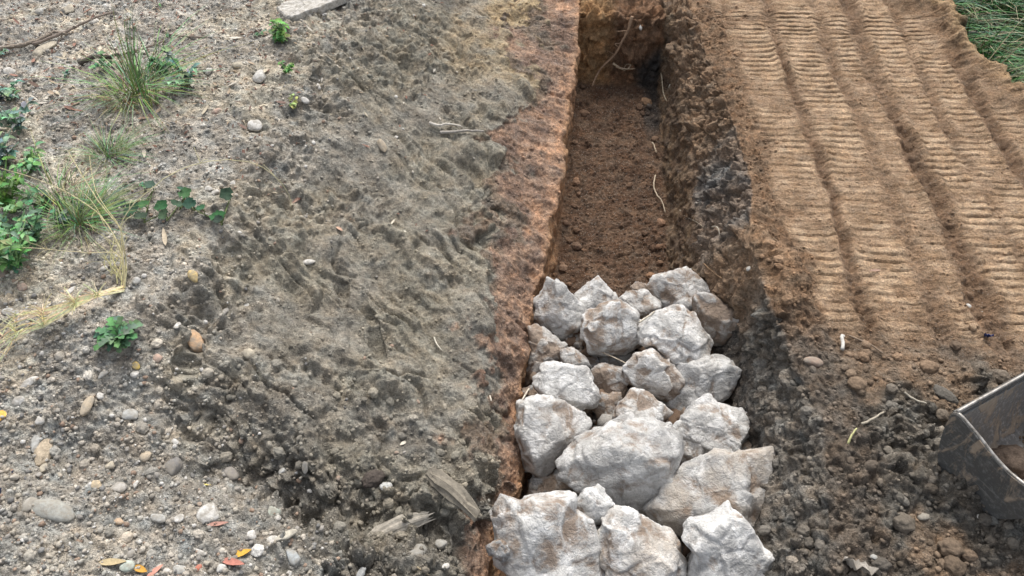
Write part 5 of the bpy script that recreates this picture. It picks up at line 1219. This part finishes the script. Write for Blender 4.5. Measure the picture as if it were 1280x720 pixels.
def blades_mesh(name, items):
    """items: base, direction (lean), length, width, colour"""
    V = []; Fs = []; Cc = []
    for b, d, L, w, col in items:
        side = Vector((-d.y, d.x, 0)); side = side.normalized() if side.length > 1e-4 else Vector((1, 0, 0))
        k = len(V)
        for s, t in enumerate((0, .4, .75, 1.0)):
            p = b+Vector((d.x*t*t*L, d.y*t*t*L, L*(t-.35*t*t*min(1.6, d.length))))
            ww = w*(1-t**1.8)*.5
            if s < 3: V += [p-side*ww, p+side*ww+Vector((0, 0, .15*w))]; Cc += [col, col]
            else: V.append(p); Cc.append(tuple(min(1, c*1.15) for c in col))
        Fs += [(k, k+1, k+3, k+2), (k+2, k+3, k+5, k+4), (k+4, k+5, k+6)]
    me = bpy.data.meshes.new(name); me.from_pydata([tuple(v) for v in V], [], Fs)
    a = me.color_attributes.new('soil', 'FLOAT_COLOR', 'POINT')
    a.data.foreach_set('color', np.concatenate([np.array(Cc, np.float32), np.ones((len(Cc), 1), np.float32)], 1).ravel())
    me.materials.append(M_BLADE)
    return me

GREENS = {'tall': (.20,.28,.13), 'low': (.29,.31,.14), 'blue': (.18,.27,.20), 'bright': (.14,.26,.08), 'deep': (.10,.20,.10), 'left': (.18,.33,.15), 'dark': (.15,.26,.15)}
for i, (kind, px, py, size, cnt, label, extra) in enumerate(PLANTS):
    rs = random.Random(900+i)
    root = thing(kind, (px, py, gz(px, py)-.005))
    tag(root, label, 'grass tuft' if kind == 'grass_tuft' else 'weed')
    if kind == 'grass_tuft':
        col0 = GREENS['low'] if 'yellowish' in label else GREENS['tall']
        items = []
        for k in range(cnt):
            a = rs.uniform(0, 6.28) if k % 3 else rs.gauss(px*9, .7); lean = rs.uniform(.25, 2.1)
            L = size*rs.uniform(.30, .95); r = size*.55*rs.random()**.7
            items.append((Vector((math.cos(a)*r, math.sin(a)*r, 0)), Vector((math.cos(a)*lean, math.sin(a)*lean, 0)), L, max(.003, min(.0065, size*rs.uniform(.014, .028))), tuple(c*rs.uniform(.6, 1.5) for c in col0)))
        if 'spire' in label:
            for k in range(13):
                items.append((Vector((rs.uniform(-.02, .04), rs.uniform(-.02, .05), 0)), Vector((rs.uniform(-.05, .22), rs.uniform(.1, .45), 0)), size*rs.uniform(1.1, 1.75), size*.022, tuple(c*rs.uniform(.6, 1.2) for c in GREENS['tall'])))
        o = new_obj('blades', blades_mesh('blades', items), None, root); tag(o, None, None, None, 'stuff')
        continue
    key = 'blue' if 'blue' in label else 'dark' if 'dark' in label and 'tiny' not in label else 'bright' if 'bright' in label or 'little' in label else 'low' if 'yellow' in label else 'left' if 'edge' in label else 'deep'
    g = GREENS[key]
    if kind == 'lobed_rosette':
        for k in range(cnt):
            a = 2*math.pi*k/cnt*2.4+rs.uniform(-.2, .2); el = rs.uniform(.15, .95)
            L = size*rs.uniform(.45, .72)
            child('leaf', L_LOBED, root, Matrix.Rotation(a, 4, 'Z') @ Matrix.Rotation(-el, 4, 'Y') @ Matrix.Diagonal((L, L, L, 1)), tuple(c*rs.uniform(.75, 1.3) for c in g))
        continue
    nst = max(2, cnt//7); V = []; Fs = []
    stems = []
    for k in range(nst):
        a = rs.uniform(0, 6.28); rr_ = size*rs.uniform(.15, .62); hh = size*rs.uniform(.3, .95)
        tip = Vector((math.cos(a)*rr_, math.sin(a)*rr_, hh)); mid = Vector((tip.x*.35, tip.y*.35, hh*.55))
        twist(V, Fs, *tube([Vector((0, 0, 0)), mid, tip], size*.022, size*.01, 4))
        stems.append((mid, tip))
    st = mesh_obj('stem', V, Fs, M_LEAF, root); st.color = (g[0]*1.3, g[1]*1.2, g[2]*1.2, 1)
    for k in range(cnt):
        mid, tip = stems[k % nst]; t = rs.random()
        p = mid.lerp(tip, t) if rs.random() < .8 else mid*rs.random()
        L = size*rs.uniform(.20, .36) if cnt > 25 else size*rs.uniform(.3, .5)
        L = min(L, .046)
        a = rs.uniform(0, 6.28); el = rs.uniform(-.45, .6)
        child('leaf', (L_SIMPLE if k % 4 else L_LOBED) if key == 'left' and k % 5 else L_SIMPLE if k % 3 else L_ROUND, root, Matrix.Translation(p) @ Matrix.Rotation(a, 4, 'Z') @ Matrix.Rotation(-el, 4, 'Y') @ Matrix.Diagonal((L, L*rs.uniform(.5, 1.0), L, 1)), tuple(c*rs.uniform(.7, 1.35) for c in g))

mx = sum(m[0] for m in MALLOW)/len(MALLOW); my = sum(m[1] for m in MALLOW)/len(MALLOW)
root = thing('mallow_plant', (mx, my, gz(mx, my)))
tag(root, 'creeping mallow with round dark green leaves in a row on the left bank', 'weed')
bz = gz(mx, my); rs = random.Random(5); V = []; Fs = []
order = sorted(MALLOW, key=lambda m: m[0])
for a, b in zip(order[:-1], order[1:]):
    twist(V, Fs, *tube([Vector((p[0]-mx, p[1]-my, gz(p[0], p[1])+.012-bz)) for p in (a, b)], .003, .0025, 5))
for px, py, zo, d in MALLOW:
    g0 = Vector((px-mx, py-my+.01, gz(px, py)+.005-bz)); top = Vector((px-mx, py-my, gz(px, py)+zo-bz))
    twist(V, Fs, *tube([g0, (g0+top)/2+Vector((.006, 0, 0)), top], .0025, .002, 5))
    child('leaf', L_ROUND, root, Matrix.Translation(top) @ Euler((rs.uniform(-.1, .6), rs.uniform(-.3, .3), rs.uniform(0, 6.28))).to_matrix().to_4x4() @ Matrix.Diagonal((d, d, d, 1)), tuple(c*rs.uniform(.75, 1.3) for c in (.035, .085, .045)))
st = mesh_obj('stem', V, Fs, M_LEAF, root); st.color = (.10, .13, .05, 1)

items = []
rs = random.Random(77)
n = 0
while n < 8200:
    px = rs.uniform(2.3, 5.6); py = rs.uniform(3.2, 6.4)
    d = float(seg_dist(np.array([px]), np.array([py]), EDGE)[0])
    if d < .14 or d > 2.3: continue
    clump = pn(np.array([px*2.2]), np.array([py*2.2]), np.array([3.0]))[0]
    if rs.random() > .62+.5*clump: continue
    n += 1
    a = rs.gauss(-1.9, .8)+clump*1.2; lean = rs.uniform(.3, 1.25)
    L = rs.uniform(.22, .62)*(1+.25*clump)
    dry = rs.random() < .16+.22*(clump < -.1)+.25*(d < .3)
    col = (.34, .29, .18) if dry else tuple(c*rs.uniform(.55, 1.6) for c in ((.055, .145, .055) if rs.random() < .7 else (.10, .18, .07)))
    items.append((Vector((px, py, gz(px, py)-.01)), Vector((math.cos(a)*lean, math.sin(a)*lean, 0)), L, rs.uniform(.006, .013), col))
o = new_obj('long_grass', blades_mesh('long_grass', items)); tag(o, 'long green grass on the lower ground beyond the cut edge', None, None, 'stuff')

# ------------------------------------------------------------------ fallen leaves
def litter_mesh(curl, seed):
    rs = random.Random(seed)
    V = []; Fs = []
    w = [.05, .30, .46, .50, .36, .0]; L = [-.5, -.3, -.08, .14, .34, .5]
    for t, h in zip(L, w):
        z = curl*(t*t)*1.6+rs.uniform(-.03, .03)
        V += [(t, h, z+curl*h*.9), (t, rs.uniform(-.03, .03), z), (t, -h, z+curl*h*.7)]
    for i in range(5):
        for j in range(2): Fs.append((i*3+j, i*3+j+1, i*3+j+4, i*3+j+3))
    n = len(V)
    V += [(x, y, z-.035) for x, y, z in V]
    Fs += [tuple(i+n for i in f)[::-1] for f in Fs]
    me = bpy.data.meshes.new('dry_leaf'); me.from_pydata(V, [], Fs); me.materials.append(M_LITTER)
    me.polygons.foreach_set('use_smooth', [True]*len(me.polygons))
    return me
LITTER = [litter_mesh(c, i) for i, c in enumerate((.1, .25, .45, -.15, .3))]
def put_leaf(px, py, l, w, rot, tilt, col, k):
    o = bpy.data.objects.new('dry_leaf', LITTER[k % 5]); COL.objects.link(o)
    n = gnormal(px, py)
    q = n.to_track_quat('Z', 'Y').to_matrix() @ Matrix.Rotation(rot, 3, 'Z') @ Matrix.Rotation(tilt, 3, 'Y')
    o.matrix_world = Matrix.Translation(Vector((px, py, gz(px, py)))+n*(.006+.3*l*abs(math.sin(tilt)))) @ q.to_4x4() @ Matrix.Diagonal((l, w*.75, max(w*.75, l*.4), 1))
    o.color = (*col, 1)
    return o
for i, (px, py, l, w, rot, tilt, col, label) in enumerate(NAMED_LEAVES):
    tag(put_leaf(px, py, l, w, rot, tilt, col, i), label, 'leaf')
LC = [(.20,.11,.085), (.28,.155,.115), (.36,.28,.20), (.46,.40,.30), (.15,.095,.075), (.52,.48,.41)]
LC_NAMES = ['red brown', 'rusty', 'tan', 'straw coloured', 'dark brown', 'pale']
n = 0
while n < 210:
    px, py = in_fan((-2.6, -.5), (2.9, 5.0))
    zn, _ = zone(px, py)
    if RNG.random() > zn['grav']+.06*zn['face']: continue
    L = RNG.uniform(.028, .078)
    o = put_leaf(px, py, L, L*RNG.uniform(.25, .45), RNG.uniform(0, 6.28), RNG.uniform(-.35, .35), LC[n % 6], n)
    tag(o, ('short ' if L < .042 else 'long ' if L > .058 else '')+LC_NAMES[n % 6]+' dry leaf '+whereabouts(px, py, 'left'), 'leaf', 'leaf litter on the upper left bank'); n += 1

def chips(count):
    V = []; Cc = []
    while len(V) < count*4:
        px, py = in_fan((-2.6, -.5), (2.5, 5.1))
        zn, _ = zone(px, py)
        if RNG.random() > (zn['grav']+.1*zn['face'])*(.35+.65*sstep(2.9, 3.8, np.array(py))): continue
        L = RNG.uniform(.010, .034); w_ = L*RNG.uniform(.2, .45); a_ = RNG.uniform(0, 6.28); ca_, sa_ = math.cos(a_)*L, math.sin(a_)*L; z_ = gz(px, py)+.005
        t_ = RNG.uniform(-.5, .5); b_ = RNG.uniform(-.4, .4)
        for s_, v_ in ((-.5, 0), (0, .5), (.5, 0), (0, -.5)): V.append((px+ca_*s_-sa_*v_*w_/L, py+sa_*s_+ca_*v_*w_/L, z_+s_*t_*L+v_*b_*w_+(.004 if v_ else 0)))
        k_ = np.array(RNG.choice(LC))*RNG.uniform(.8, 1.15); Cc += [(*k_, 1)]*4
    n_ = len(V)
    V = np.array(V); V = np.concatenate([V, V-np.array([0, 0, .002])])
    q_ = np.arange(n_).reshape(-1, 4)
    me = np_mesh('leaf_litter', V, np.concatenate([q_, q_[:, ::-1]+n_]), smooth=False)
    at_ = me.color_attributes.new('soil', 'FLOAT_COLOR', 'POINT'); at_.data.foreach_set('color', np.array(Cc+Cc, np.float32).ravel())
    tag(new_obj('leaf_litter', me, M_CRUMB), 'shreds of dry leaf and bark over the upper left bank', None, None, 'stuff')
chips(2200)

# ------------------------------------------------------------------ slab, split wood, scraps
def slab(poly, t):
    cx = sum(p[0] for p in poly)/len(poly); cy = sum(p[1] for p in poly)/len(poly)
    base = gz(cx, cy)-.02; V = []; Fs = []; rs = random.Random(4)
    fine = []
    for (ax, ay), (bx, by) in zip(poly, poly[1:]+poly[:1]):
        for s in range(4): fine.append((ax+(bx-ax)*s/4+rs.uniform(-.004, .004), ay+(by-ay)*s/4+rs.uniform(-.004, .004)))
    n = len(fine)
    for zz, k in ((0, .97), (t*.4, 1.0), (t*.85, 1.0), (t, .96), (t*1.03, .6), (t*1.02, .25)):
        for x_, y_ in fine: V.append(((x_-cx)*k, (y_-cy)*k, zz+rs.uniform(-.003, .003)))
    for r in range(5):
        for j in range(n): Fs.append((r*n+j, r*n+(j+1) % n, (r+1)*n+(j+1) % n, (r+1)*n+j))
    Fs.append(tuple(5*n+j for j in range(n)))
    o = mesh_obj('stone_slab', V, Fs, M_STONE, smooth=False); o.location = (cx, cy, base); o.color = (.52, .50, .46, 1)
    return o
tag(slab(SLAB, .05), 'long pale grey slab lying on the bank at the top edge', 'slab')

def splinters(name, px, py, L, wd, rot, tilt, n, col, label):
    """a torn piece of wood: one tapering body, grooved along the grain, ragged at both ends"""
    rs = np.random.RandomState(int(L*1000)); V = []; Fs = []; k = 22; m_ = 15
    gr = rs.uniform(.75, 1.15, k); rag0 = rs.uniform(-.10, .10, k); rag1 = rs.uniform(-.34, .12, k)
    for i in range(m_):
        t = i/(m_-1); prof = min(1, t*4+.45)*(1-.35*max(0, t-.55)/.45)
        for j in range(k):
            a_ = 2*math.pi*j/k
            xx = (t-.5)*L+(rag0[j]*(1-t)**3+rag1[j]*t**3)*L
            r_ = wd*.5*prof*gr[j]*(1+.08*math.sin(t*9+j))
            V.append((xx, r_*math.cos(a_)+.08*L*math.sin(t*2.4)-.05*L, r_*.62*math.sin(a_)))
    for i in range(m_-1):
        for j in range(k): Fs.append((i*k+j, i*k+(j+1) % k, (i+1)*k+(j+1) % k, (i+1)*k+j))
    Fs += [tuple(range(k))[::-1], tuple((m_-1)*k+j for j in range(k))]
    o = mesh_obj(name, V, Fs, M_WOOD); o.location = (px, py, gz(px, py)+wd*.16); o.rotation_euler = (.3, tilt, rot); o.color = (*col, 1)
    return tag(o, label, 'wood')
splinters('split_wood', SPLIT_WOOD[0], SPLIT_WOOD[1], 82*SPLIT_WOOD[2], 22*SPLIT_WOOD[2], math.radians(22), -.1, 9, (.34, .31, .26), 'grey splintered piece of wood lying in the clods at the bottom')
splinters('split_wood', WOOD_STUMP[0], WOOD_STUMP[1], 80*WOOD_STUMP[2], 24*WOOD_STUMP[2], math.radians(-40), .12, 8, (.22, .195, .155), 'brown grey split log end sticking out by the trench wall')

def crumpled(name, px, py, s, col, label, cat, stand=1.0, seed=1, asp=1.4):
    rs = random.Random(seed); V = []; Fs = []; n = 7
    for i in range(n):
        for j in range(n):
            u, v = i/(n-1)-.5, j/(n-1)
            fold = .16*math.sin(u*14+v*3)+.05*math.sin(v*17+u*5)
            V.append(((u*(.5+.5*v)+rs.uniform(-.03, .03))*s, (fold+rs.uniform(-.03, .03))*s-(1-stand)*v*s, (v*asp*stand-.1+rs.uniform(-.05, .05)+(.15 if j == n-1 and i % 2 else 0)+(1-stand)*fold)*s))
    for i in range(n-1):
        for j in range(n-1): Fs.append((i*n+j, (i+1)*n+j, (i+1)*n+j+1, i*n+j+1))
    m_ = len(V)
    V += [(x_, y_+.02*s, z_-.01*s) for x_, y_, z_ in V]; Fs += [tuple(k+m_ for k in f)[::-1] for f in Fs]
    o = mesh_obj(name, V, Fs, M_LITTER); o.location = (px, py, gz(px, py)); o.color = (*col, 1); o.rotation_euler = (math.radians(28)*stand, 0, math.radians(-15))
    return tag(o, label, cat)
crumpled('torn_scrap', SCRAP[0], SCRAP[1]-.04, 32*SCRAP[2], (.33, .305, .27), 'crumpled pale torn scrap standing in the soil right of the pile', 'scrap', .95, 3, 2.1)
crumpled('plastic_bit', BLUE_BIT[0], BLUE_BIT[1], 9*BLUE_BIT[2], (.03, .05, .16), 'tiny dark blue plastic bit at the edge of the tracked soil', 'plastic bit', .8, 5)
crumpled('plastic_scrap', BLUE_SCRAP[0], BLUE_SCRAP[1], 34*BLUE_SCRAP[2], (.035, .042, .075), 'dark blue black plastic scrap at the left edge of the gravel', 'plastic scrap', .25, 8)

# ------------------------------------------------------------------ excavator bucket at the right edge
def mat_bucket(name, base, mud):
    s = NT(name)
    p = s.n('ShaderNodeTexCoord').outputs['Object']
    mp = s.n('ShaderNodeMapping'); mp.inputs['Scale'].default_value = (1, 1, .35); s.l(p, mp.inputs[0])
    n1 = s.noise(mp.outputs[0], 11, 6, .68, .8); n2 = s.noise(p, 60, 5, .7); n3 = s.noise(p, 5, 4, .6)
    c = s.mix(s.ramp(n2, .5, .72), base, tuple(b*2.2 for b in base))
    m = s.ramp(n1, .50+mud, .57+mud, 0, .9)
    c = s.mix(m, c, s.mix(n2, (.24, .185, .135), (.44, .365, .285)))
    scr = s.n('ShaderNodeMapping'); scr.inputs['Rotation'].default_value = (0, .6, 0); scr.inputs['Scale'].default_value = (6, 6, 90); s.l(p, scr.inputs[0])
    c = s.mix(s.ramp(s.noise(scr.outputs[0], 1.0, 3, .6), .60, .70, 0, .5), c, (.30, .29, .27))
    c = s.mix(s.ramp(n3, .5, .75, 0, .5), c, (.13, .115, .10))
    s.b.inputs['Metallic'].default_value = .0
    h = s.math('ADD', s.math('MULTIPLY', m, .8), s.math('MULTIPLY', n2, .35))
    return s.done(c, s.ramp(m, 0, 1, .42, .9), s.bump(h, .6, .006))
M_BUCK = mat_bucket('bucket_paint', (.085, .086, .084), .035)
M_BUCKIN = mat_bucket('bucket_inside', (.19, .183, .175), -.03)
s_ = NT('bare_steel'); s_.b.inputs['Metallic'].default_value = .6
g_ = s_.n('ShaderNodeNewGeometry').outputs['Position']
M_EDGE = s_.done(s_.mix(s_.ramp(s_.noise(g_, 35, 5, .7), .35, .6), (.17, .155, .135), (.46, .44, .41)), .5)

broot = thing('excavator_bucket', BUCKET, (0, 0, math.radians(-60)))
tag(broot, 'muddy dark steel excavator bucket resting on the soil at the right edge', 'bucket')
PROF = [(.004, -.040), (.012, -.085), (.03, -.155), (.052, -.215), (.085, -.275), (.125, -.312), (.18, -.330), (.24, -.325), (.30, -.290), (.345, -.225), (.385, -.130), (.41, -.04)]
RIM = [(.004, -.040), (.004, -.022), (.011, -.008), (.024, -.002), (.05, -.004), (.11, -.013), (.16, -.024), (.205, -.032), (.25, -.034), (.297, -.026), (.35, -.010), (.41, .0)]
BW, T = .62, .016
def smooth_line(P, k=4):
    out = []
    for i in range(len(P)-1):
        p0, p1, p2, p3 = (np.array(P[j]) for j in (max(i-1, 0), i, i+1, min(i+2, len(P)-1)))
        for s in range(k):
            t = s/k; out.append(.5*((2*p1)+(p2-p0)*t+(2*p0-5*p1+4*p2-p3)*t*t+(3*p1-p0-3*p2+p3)*t**3))
    out.append(np.array(P[-1])); return np.array(out)
pf = smooth_line(PROF); rm = smooth_line(RIM)
tn = np.gradient(pf, axis=0); tn /= np.linalg.norm(tn, axis=1)[:, None]
inn = np.stack([-tn[:, 1], tn[:, 0]], 1)                 # towards the inside of the bucket
pin = pf+inn*T
n = len(pf)
V = [(a, y_, b) for y_ in (.004, BW-.004) for a, b in pf] + [(a, y_, b) for y_ in (.004, BW-.004) for a, b in pin]
Fs = []
for i in range(n-1):
    Fs.append((i, n+i, n+i+1, i+1)); Fs.append((2*n+i, 2*n+i+1, 3*n+i+1, 3*n+i))
Fs += [(0, 2*n, 3*n, n), (n-1, 2*n-1, 4*n-1, 3*n-1)]
shell = mesh_obj('shell', V, Fs, [M_BUCK, M_BUCKIN], broot, smooth=True)
for p_ in shell.data.polygons:
    if min(p_.vertices) >= 2*n: p_.material_index = 1
for y0, y1 in ((-.012, .006), (BW-.006, BW+.012)):        # side plates
    loop = list(pf)+[np.array(q) for q in rm[::-1]][1:-1]     # down the back, up and along the mouth
    k = len(loop); V = [(a, y0, b) for a, b in loop]+[(a, y1, b) for a, b in loop]
    ctr = (.20, -.15); V += [(ctr[0], y0, ctr[1]), (ctr[0], y1, ctr[1])]
    Fs = []
    for i in range(k):
        j = (i+1) % k
        Fs += [(i, j, 2*k), (k+j, k+i, 2*k+1), (i, k+i, k+j, j)]
    mesh_obj('side_plate', V, Fs, M_BUCK, broot)
    V, Fs = tube([Vector((a, (y0+y1)/2, b+.001)) for a, b in rm], .0062, .0062, 8)
    mesh_obj('rim_edge', V, Fs, M_EDGE, broot, smooth=True)
# cutting edge along the lip, thicker than the shell, its worn top bright
def box_bev(x0, x1, y0, y1, z0, z1, b):
    V = []; Fs = []
    for zz, ins in ((z0, b), (z0+b, 0), (z1-b, 0), (z1, b)):
        V += [(x0+ins, y0+ins, zz), (x1-ins, y0+ins, zz), (x1-ins, y1-ins, zz), (x0+ins, y1-ins, zz)]
    for r in range(3):
        for j in range(4): Fs.append((r*4+j, r*4+(j+1) % 4, r*4+4+(j+1) % 4, r*4+4+j))
    Fs += [(3, 2, 1, 0), (12, 13, 14, 15)]
    return V, Fs
lip = mesh_obj('cutting_edge', *box_bev(-.003, .016, -.004, BW+.004, -.060, -.004, .007), M_BUCK, broot)
V, Fs = tube([Vector((.008, -.004+(BW+.008)*i/6, .001+.002*math.sin(i*2.1))) for i in range(7)], .0055, .0055, 8)
mesh_obj('worn_lip', V, Fs, M_EDGE, lip, smooth=True)
for q, yy in enumerate((.26, .50)):                       # ears for the pins, against the back of the shell
    V, Fs = box_bev(.375, .52, yy, yy+.03, -.14, .06, .006)
    mesh_obj('pin_ear', V, Fs, M_BUCK, broot)
# lump of soil left inside
bc = broot.matrix_basis @ Vector((.20, .30, -.26))
bm = Matrix.Translation(Vector(BUCKET)) @ Matrix.Rotation(math.radians(-60), 4, 'Z')
for q, (lx, ly, lz, sz, col) in enumerate(((.20, .27, -.30, .15, (.12, .09, .07)), (.27, .42, -.23, .13, (.09, .08, .07)))):
    o = bpy.data.objects.new('clod', CLODS[2+q]); COL.objects.link(o)
    o.matrix_world = bm @ Matrix.Translation((lx, ly, lz)) @ Matrix.Diagonal((sz, sz, sz*.75, 1)); o.color = (*col, 1)
    tag(o, ('brown lump of soil left inside the bucket', 'blackish lump of soil deep inside the bucket')[q], 'clod')
